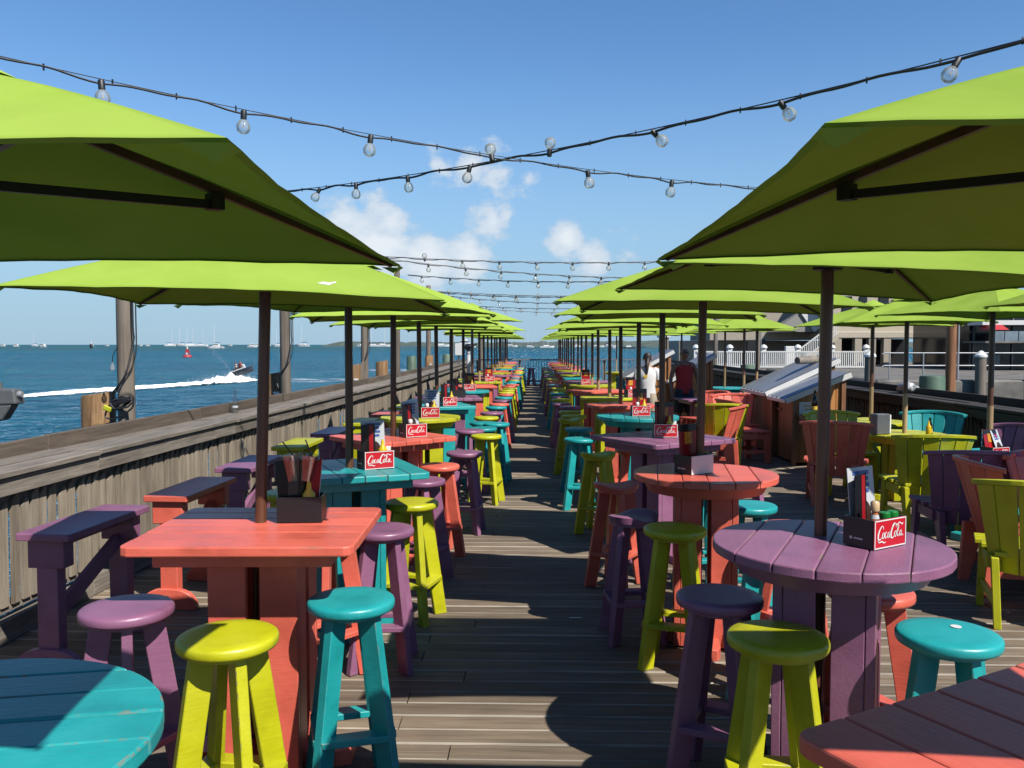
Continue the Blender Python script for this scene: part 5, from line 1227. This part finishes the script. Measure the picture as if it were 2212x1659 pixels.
q = at_z(405, 772, WZ); s_ = q.y / 240
thing('channel_buoy', [Part('float', MB().lathe([(1.0, -.2), (1.1, .2), (.9, .55)], 14).mesh('float', REDBUOY, smooth=40)), Part('tower', MB().beam((.7, .0, .5), (.18, 0, 2.1), .12, .12).beam((-.7, 0, .5), (-.18, 0, 2.1), .12, .12).beam((0, .7, .5), (0, .18, 2.1), .12, .12).beam((0, -.7, .5), (0, -.18, 2.1), .12, .12).box((0, 0, 1.55), (.7, .7, .6)).mesh('tower', REDBUOY)), Part('number_plate', MB().box((.1, -.62, .95), (.5, .05, .45)).mesh('number_plate', WHITEP)), Part('lantern', MB().lathe([(.16, 2.1), (.16, 2.5), (.05, 2.7)], 10).mesh('lantern', WHITEP, smooth=40))], 'red channel buoy with white lantern floating in the open water', 'buoy', M=Matrix.Translation((q.x, q.y, WZ)) @ Matrix.Scale(s_ * 1.15, 4))
q = at_z(197, 752.5, WZ)
thing('channel_marker', [Part('pile', MB().lathe([(1.3, -1), (1.2, 3.4), (.9, 4.2)], 10).mesh('pile', BLACK)), Part('light', MB().lathe([(.4, 4.2), (.4, 5.4), (.1, 5.8)], 8).mesh('light', WHITEP))], 'dark channel marker pile with white light far out', 'marker', M=Matrix.Translation((q.x, q.y, WZ)) @ Matrix.Scale(1.0, 4))
for k, (px, py) in enumerate(((1338, 761), (1343, 763))):
    q = at_z(px, py, WZ); thing('mooring_ball', [Part('ball', MB().lathe([(.05, -.2), (.35, -.1), (.42, .2), (.3, .5), (.05, .6)], 12).mesh('ball', WHITEP, smooth=60))], f'white mooring ball past the pier end, {"second" if k else "first"} of two', 'buoy', q, 0, 'mooring balls')

# jet ski, riders, wake
q = at_z(524, 812, WZ)
jet = Matrix.Translation((q.x, q.y, WZ + .32)) @ Matrix.Rotation(R(-12), 4, 'Z') @ Matrix.Rotation(R(-14), 4, 'Y') @ Matrix.Scale(.82, 4)
hull = MB(); nn = 8
for i in range(nn + 1):
    u = i / nn; w_ = .6 * (1 if u < .55 else cos((u - .55) / .45 * 1.45)); x = -1.6 + 3.3 * u
    hull.v += [(x, -w_, .35 + .25 * u), (x, -w_ * .5, -.25 + .3 * max(0, u - .6)), (x, w_ * .5, -.25 + .3 * max(0, u - .6)), (x, w_, .35 + .25 * u)]
    if i:
        for k in range(4): a = 4 * i - 4 + k; c = 4 * i - 4 + (k + 1) % 4; hull.f.append((a, c, c + 4, a + 4))
hull.f += [(0, 1, 2, 3), (4 * nn + 3, 4 * nn + 2, 4 * nn + 1, 4 * nn)]
thing('jet_ski', [Part('hull', hull.mesh('hull', BOATD, smooth=40)), Part('saddle', MB().hexa([Vector(v_) for v_ in ((-1.3, -.24, .4), (.4, -.24, .5), (.4, .24, .5), (-1.3, .24, .4), (-1.2, -.2, .82), (.2, -.2, .78), (.2, .2, .78), (-1.2, .2, .82))]).mesh('saddle', BLACK, .05)), Part('handlebar', MB().beam((.55, 0, .5), (.35, 0, 1.05), .25, .2).tube([(.35, -.4, 1.1), (.35, .4, 1.1)], .04, 8).mesh('handlebar', WHITEP)), Part('stripe', MB().beam((-1.5, -.62, .42), (.9, -.55, .62), .04, .14).mesh('stripe', WHITEP))], 'jet ski with white stripe throwing up a wake on the water', 'jet ski', M=jet)
def rider(dx, c, label):
    J = [(0, 0, .0, .17, .14), (.05, 0, .25, .17, .12), (.12, 0, .50, .17, .11), (.14, 0, .60, .06), (.17, 0, .74, .10, .12), (.17, 0, .84, .06)]
    E = [(i, i + 1) for i in range(5)]
    for s in (-1, 1):
        for st, pts in ((2, [(.16, s * .22, .48, .07), (.32, s * .28, .28, .055), (.55, s * .26, .30, .04)]), (0, [(.12, s * .15, -.02, .11), (.40, s * .30, .05, .085), (.32, s * .36, -.30, .06), (.42, s * .36, -.38, .05)])):
            p_ = st
            for v_ in pts: J.append(v_); E.append((p_, len(J) - 1)); p_ = len(J) - 1
    body = skin_body('body', J, E, TANSKIN, 1)
    vest = ring_loft([(0, 0, -.05, .20, .19), (.05, 0, .25, .20, .20), (.11, 0, .48, .19, .21)], c, 'life_vest', 12).mesh('life_vest', c, smooth=80)
    hair = skin_body('hair', [(.15, 0, .80, .11, .12), (.10, 0, .74, .09)], [(0, 1)], HAIRM, 1)
    thing('person', [Part('body', body), Part('life_vest', vest), Part('hair', hair)], label, 'person', M=jet @ Matrix.Translation((dx, 0, .86)))
rider(-.15, REDBUOY, 'person in red vest steering the jet ski'); rider(-.85, WHITEP, 'person in pale vest riding behind on the jet ski')
P0, P1 = at_z(548, 824, WZ), at_z(40, 856, WZ)
b = MB(); n, mrow = 320, 19; thick = []
for i in range(n + 1):
    u = i / n; c = P0.lerp(P1, u) + Vector((0, 1.5 * sin(u * 3.1), 0)); wd = 2.6 + 6.5 * u ** .7
    hh = (.42 * math.exp(-((u - .15) / .11) ** 2) + .30 * math.exp(-u * 1.6) + .06) * min(1, .25 + u / .10)
    for j in range(mrow):
        v_ = j / (mrow - 1) * 2 - 1
        nz = .55 + .8 * noise.noise((i * .11, j * .35, 3.0)) + .45 * noise.noise((i * .31, j * .8, 1.0)) + .22 * noise.noise((i * .8, j * 1.7, 5.0))
        z = hh * (1 - v_ * v_) * max(nz, 0)
        b.v.append((c.x, c.y + v_ * wd, WZ + z + .03 - (.1 if abs(v_) == 1 else 0)))
        gap = .55 * math.exp(-((v_ - .1) / .22) ** 2) * min(1, max(0, u - .35) * 3)      # clear lane between the two foam ridges
        thick.append((1 - abs(v_) ** 3.2) * (1.22 - .34 * u) - gap * 1.1)
    if i:
        for j in range(mrow - 1): p_ = (i - 1) * mrow + j; b.f.append((p_, p_ + mrow, p_ + mrow + 1, p_ + 1))
me = b.mesh('wake_foam', FOAM, smooth=80); me.attributes.new('thick', 'FLOAT', 'POINT').data.foreach_set('value', thick)
tag(link('wake_foam', me), 'white churned foam trail behind the jet ski', 'wake', kind='stuff')
b = MB(); r2 = random.Random(3)
for k in range(900):
    u = abs(r2.gauss(.14, .07)); c = P0.lerp(P1, min(u, 1)); h_ = abs(r2.gauss(0, .40)) * math.exp(-u * 3)
    s_ = r2.uniform(.008, .022); p_ = Vector((c.x + r2.uniform(-1, 1), c.y + r2.uniform(-1.2, 1.2), WZ + .3 + h_))
    b.add([p_ + Vector(v_) * s_ for v_ in ((1, 0, -.5), (-.6, .9, -.5), (-.6, -.9, -.5), (0, 0, 1))], [(0, 2, 1), (0, 1, 3), (1, 2, 3), (2, 0, 3)])
qj = at_z(497, 812, WZ)
for k in range(130):   # thin jet of water thrown up behind
    u = k / 130; p_ = Vector((qj.x - 2.2 * u, qj.y, WZ + .6 + 3.1 * u - .8 * u * u)) + Vector([r2.gauss(0, .05 + .18 * u) for _ in range(3)]); s_ = r2.uniform(.008, .020)
    b.add([p_ + Vector(v_) * s_ for v_ in ((1, 0, -.5), (-.6, .9, -.5), (-.6, -.9, -.5), (0, 0, 1))], [(0, 2, 1), (0, 1, 3), (1, 2, 3), (2, 0, 3)])
tag(link('water_spray', b.mesh('water_spray', WHITEP)), 'fine white spray flung up around the jet ski', 'spray', kind='stuff')
b = MB()
for (px, py, lx, ly) in ((820, 822, 22, 4), (900, 800, 16, 4), (720, 860, 10, 2.0)):
    c = at_z(px, py, WZ); o = len(b.v)
    for i in range(13):
        for j in range(5): b.v.append((c.x + (i / 12 - .5) * lx, c.y + (j / 4 - .5) * ly * 2, WZ + .03 + .10 * (sin(pi * i / 12) * sin(pi * j / 4)) * (1 + noise.noise((i, j, px)))))
    for i in range(12):
        for j in range(4): p_ = o + i * 5 + j; b.f.append((p_, p_ + 5, p_ + 6, p_ + 1))
tag(link('old_foam', b.mesh('old_foam', FOAM2, smooth=80)), 'thin foam patches lingering on the water beside the pilings', 'foam', kind='stuff')

# ------------------------------------------------------------------ the quay and buildings on the far side of the basin
QZ = .32
b = MB().box((31.6, 52, QZ - 1.6), (36, 36, 3.2)); tag(link('quay', b.mesh('quay', CONC, .08)), 'stained concrete quay across the basin', None, kind='structure')
b = MB().box((16, 61, QZ - 1.604), (13, 22, 3.2)); tag(link('quay', b.mesh('quay', CONC, .08)), 'concrete quay behind the white picket rail', None, kind='structure')
root = link('pipe_railing', None, None, Matrix.Translation((13.9, 34.25, QZ))); tag(root, 'galvanised two bar pipe railing along the quay edge', 'railing')
pm = MB().lathe([(.028, 0), (.028, 1.05)], 8).mesh('post', LGREY, smooth=50)
for i in range(16): link('post', pm, root, Matrix.Translation((.3 + i * 1.33, 0, 0)))
for z in (1.06, .56): link('rail', MB().tube([(0, 0, z - .05), (.1, 0, z), (20.5, 0, z)], .026, 8).mesh('rail', LGREY, smooth=50), root)
for i, (x, yy) in enumerate(((13.45, 34.3), (17.5, 33.7), (19.9, 33.7), (23, 33.7)), 1):
    thing('quay_piling', [Part('shaft', MB().lathe([(.20, -4), (.20, QZ + .9)], 14, (0, 0, 0)).mesh('shaft', POSTW, smooth=40)), Part('cap', MB().lathe([(.23, QZ + .9), (.23, QZ + .98), (.05, QZ + 1.16)], 14).mesh('cap', WHITE, smooth=40))], f'grey quay piling with white cap, {ORD[i]} along the pipe railing', 'piling', (x, yy, 0), 0, 'white capped quay pilings')
root = link('white_picket_rail', None, None, Matrix.Translation((9.6, 50.2, QZ - .05))); tag(root, 'white picket rail along the far quay edge', 'railing')
bm = MB().box((0, 0, .58), (.05, .05, .86)).mesh('picket', WHITE)
for i in range(86): link('picket', bm, root, Matrix.Translation((.1 + i * .115, 0, 0)))
for z in (.14, 1.02): link('rail', MB().box((4.95, 0, z), (9.9, .08, .08)).mesh('rail', WHITE), root)
for i in range(6): link('post', MB().box((0, .0, .6), (.24, .24, 1.2)).lathe([(.18, 1.2), (.22, 1.26), (.16, 1.38), (.03, 1.45)], 12).mesh('post', WHITE), root, Matrix.Translation((i * 1.98, .14, 0)))
# tall lamp post with white cap by the far quay
q = at_y(1434, 728, 48)
thing('lamp_post', [Part('shaft', MB().lathe([(.28, -4), (.28, 2.1)], 14).mesh('shaft', POSTW, smooth=40)), Part('cap', MB().lathe([(.36, 2.1), (.40, 2.2), (.3, 2.5), (.04, 2.7)], 14).mesh('cap', WHITE, smooth=40))], 'grey post with rounded white cap beyond the rear serving stands', 'post', (q.x, 48, 0), 0)
# cream building with outside stair
def block(b, x0, x1, y0, y1, z0, z1): return b.box(((x0 + x1) / 2, (y0 + y1) / 2, (z0 + z1) / 2), (x1 - x0, y1 - y0, z1 - z0))
def wx_(px, d_): return at_y(px, 744, d_).x
D = 58.0; X = lambda px: wx_(px, D); Z = lambda py: at_y(1106, py, D).z
ps = [Part('upper_wall', block(MB(), X(1800), X(1985), D + .6, D + 12, Z(716), Z(560)).mesh('upper_wall', CREAM)), Part('floor_band', block(MB(), X(1790), X(1990), D - .4, D + 11.9, Z(731), Z(716.5)).mesh('floor_band', CREAM, .05)),
      Part('back_wall', block(MB(), X(1500), X(1985), D + 6, D + 11.8, QZ, Z(735)).mesh('back_wall', BEIGE)), Part('upper_wall', block(MB(), X(1560), X(1795), D + 4, D + 11.7, Z(734), Z(600)).mesh('upper_wall', BEIGE))]
for px in (1806, 1850, 1880, 1912): ps.append(Part('column', MB().box((X(px), D - .1, (QZ + Z(731)) / 2), (.5, .5, Z(731) - QZ)).mesh('column', BEIGE, .03)))
for k, px in enumerate((1822, 1868, 1898, 1930)): ps.append(Part('shop_window', MB().box((X(px), D + 2.5, (QZ + Z(734)) / 2 + .1), (.9 if k else 1.1, .1, Z(738) - QZ - .4)).mesh('shop_window', DGLASSB)))
ps.append(Part('shop_front', block(MB(), X(1800), X(1990), D + 2.6, D + 2.8, QZ, Z(732)).mesh('shop_front', BLACK)))
for k, (pa, pb, ya, yb_) in enumerate(((1825, 1845, 640, 690), (1862, 1878, 640, 690), (1905, 1925, 640, 690), (1950, 1970, 640, 690))):
    w_ = block(MB(), X(pa), X(pb), D + .5, D + .62, Z(yb_), Z(ya)).mesh('window', DGLASSB)
    ps.append(Part('window', w_, subs=[Part('sill', block(MB(), X(pa) - .1, X(pb) + .1, D + .42, D + .6, Z(yb_) - .12, Z(yb_) - .005).mesh('sill', WHITE))]))
ps.append(Part('gable_roof', MB().hexa([Vector(v_) for v_ in ((X(1690), D + 2, Z(716)), (X(1792), D + 2, Z(716)), (X(1792), D + 10, Z(716)), (X(1690), D + 10, Z(716)), (X(1760), D + 2, Z(662)), (X(1791), D + 2, Z(662)), (X(1791), D + 10, Z(662)), (X(1760), D + 10, Z(662)))]).mesh('gable_roof', ROOFM)))
ps.append(Part('bargeboard', MB().beam((X(1758), D + 1.9, Z(664)), (X(1790), D + 1.9, Z(708)), .1, .9).mesh('bargeboard', WHITE)))
ps.append(Part('sign_board', MB().box((X(1667), D + 3.9, Z(748)), (1.3, .1, .9)).mesh('sign_board', BLACK)))
thing('cream_building', ps, 'cream two storey building with dark shop front and outside stair', 'building')
ps = []
x0, x1 = X(1704), X(1784); z0, z1 = QZ, Z(728)
nst = 14
for k in range(nst): ps.append(Part('step', MB().box((x0 + (x1 - x0) * (k + .5) / nst, D - 1.5, z0 + (z1 - z0) * (k + .5) / nst - .05), ((x1 - x0) / nst + .05, 1.2, .12)).mesh('step', CREAM)))
ps.append(Part('stringer', MB().beam((x0, D - 2.15, z0), (x1, D - 2.15, z1), .1, .3).mesh('stringer', CREAM)))
ps.append(Part('handrail', MB().beam((x0, D - 2.2, z0 + 1.05), (x1, D - 2.2, z1 + 1.05), .08, .08).mesh('handrail', WHITE)))
ps.append(Part('lower_rail', MB().beam((x0, D - 2.2, z0 + .25), (x1, D - 2.2, z1 + .25), .06, .06).mesh('lower_rail', WHITE)))
bl = MB().box((0, 0, .65), (.045, .045, .8)).mesh('baluster', WHITE)
for k in range(22): ps.append(Part('baluster', bl, (x0 + (x1 - x0) * k / 21, D - 2.2, z0 + (z1 - z0) * k / 21)))
ps.append(Part('newel', MB().box((x0 - .45, D - 2.2, .75), (.9, .3, 1.7)).mesh('newel', WHITE, .03)))
thing('outside_stair', ps, 'white railed outside stair climbing the cream building', 'staircase')
# dark glass building
D2 = 46.0; X = lambda px: wx_(px, D2); Z = lambda py: at_y(1106, py, D2).z
ps = [Part('glass_wall', block(MB(), X(1972) * (D2 + 9) / D2, X(2500), D2 + 2, D2 + 9, QZ, Z(640)).mesh('glass_wall', DGLASSB)), Part('canopy_slab', block(MB(), X(2120), X(2500), D2 - .4, D2 + 1.99, Z(741), Z(737)).mesh('canopy_slab', CONC)),
      Part('fascia', block(MB(), X(2130), X(2500), D2 + .4, D2 + 1.98, Z(702), Z(692)).mesh('fascia', WHITE)), Part('red_awning', MB().hexa([Vector(v_) for v_ in ((X(2132), D2 - .2, Z(713)), (X(2175), D2 - .2, Z(713)), (X(2175), D2 + .9, Z(713)), (X(2132), D2 + .9, Z(713)), (X(2140), D2 + .2, Z(702)), (X(2168), D2 + .2, Z(702)), (X(2168), D2 + .9, Z(702)), (X(2140), D2 + .9, Z(702)))]).mesh('red_awning', REDSIGN))]
for k in range(9): ps.append(Part('balcony_pane', block(MB(), X(2134 + 30 * k), X(2162 + 30 * k), D2 - .3, D2 - .25, Z(737), Z(716)).mesh('balcony_pane', LGLASS)))
for k in range(8): ps.append(Part('mullion', block(MB(), X(2142 + 44 * k), X(2144.5 + 44 * k), D2 + 1.9, D2 + 2.0, QZ, Z(645)).mesh('mullion', GREY)))
for k, px in enumerate((2150, 2170, 2190)): ps.append(Part('lit_pane', block(MB(), X(px), X(px + 14), D2 + 1.93, D2 + 1.99, Z(790), Z(768 - 6 * (k % 2))).mesh('lit_pane', LGLASS)))
thing('glass_building', ps, 'dark glass fronted building with pale balcony panes and red awning', 'building')
# pilings and posts outside the dark railing
def stub(px, ptop, d_, r, label, mat):
    q = at_y(px, ptop, d_); thing('mooring_piling', [Part('trunk', MB().lathe([(r * 1.04, -3), (r, q.z - .03), (r * .96, q.z), (r * .6, q.z + .01)], 18).mesh('trunk', mat, smooth=40))], label, 'piling', (q.x, d_, 0), 0, 'pilings outside the dark railing')
stub(2014, 812, 12.6, .175, 'stout green piling outside the dark railing', GREENW)
stub(1615, 788, 27.0, .22, 'green piling beyond the rear low tables', GREENW)
stub(1530, 770, 34.0, .22, 'green piling near the white picket rail', GREENW)
for i, (px, d_, top, mt) in enumerate(((2055, 12.8, 3.5, KIOSKD), (1637, 26.0, 3.6, POSTW), (1545, 36.0, 3.6, POSTW)), 1):
    q = at_y(px, 744, d_); thing('light_pole', [Part('shaft', MB().lathe([(.075, -3), (.07, top)], 14).mesh('shaft', mt, smooth=40)), Part('conduit', MB().tube([(.085, -.04, 1.2), (.085, -.04, top)], .014, 8).mesh('conduit', LGREY))], ['brown timber light pole behind the stout green piling', 'grey timber light pole beyond the rear low tables', 'far grey timber light pole before the white picket rail'][i - 1], 'post', (q.x, d_, 0), 0)
q = at_y(1962, 838, 12.5)
b = MB()
b.lathe([(.03 + .11 * sin(pi * k / 9) ** .6, -.09 + .18 * k / 9) for k in range(10)], 22); b.v = [tuple(Vector(p_) * (1 + .45 * noise.noise(Vector(p_) * 13))) for p_ in b.v]
thing('plastic_bag', [Part('bag', b.mesh('bag', LGREY, smooth=40))], 'crumpled grey plastic bag on the dark railing beside the green piling', 'bag', (q.x, q.y, q.z))
q = at_z(1243, 1337, .001)
thing('straw_scrap', [Part('scrap', MB().box((0, 0, .004), (.075, .012, .006)).mesh('scrap', WHITEP, .001))], 'small white paper scrap lying on the shaded deck in the aisle', 'litter', (q.x, q.y, .004), .05)
q = at_z(2072, 1355, .744)
thing('seat_sticker', [Part('sticker', MB().lathe([(.018, 0), (.018, .0012)], 18).mesh('sticker', WHITEP))], 'round white sticker on the teal stool seat', 'sticker', (1.47, 2.95, .7425), 0)
print('stools', NSTOOL, 'objects', len(bpy.data.objects), 'planks', near_n)
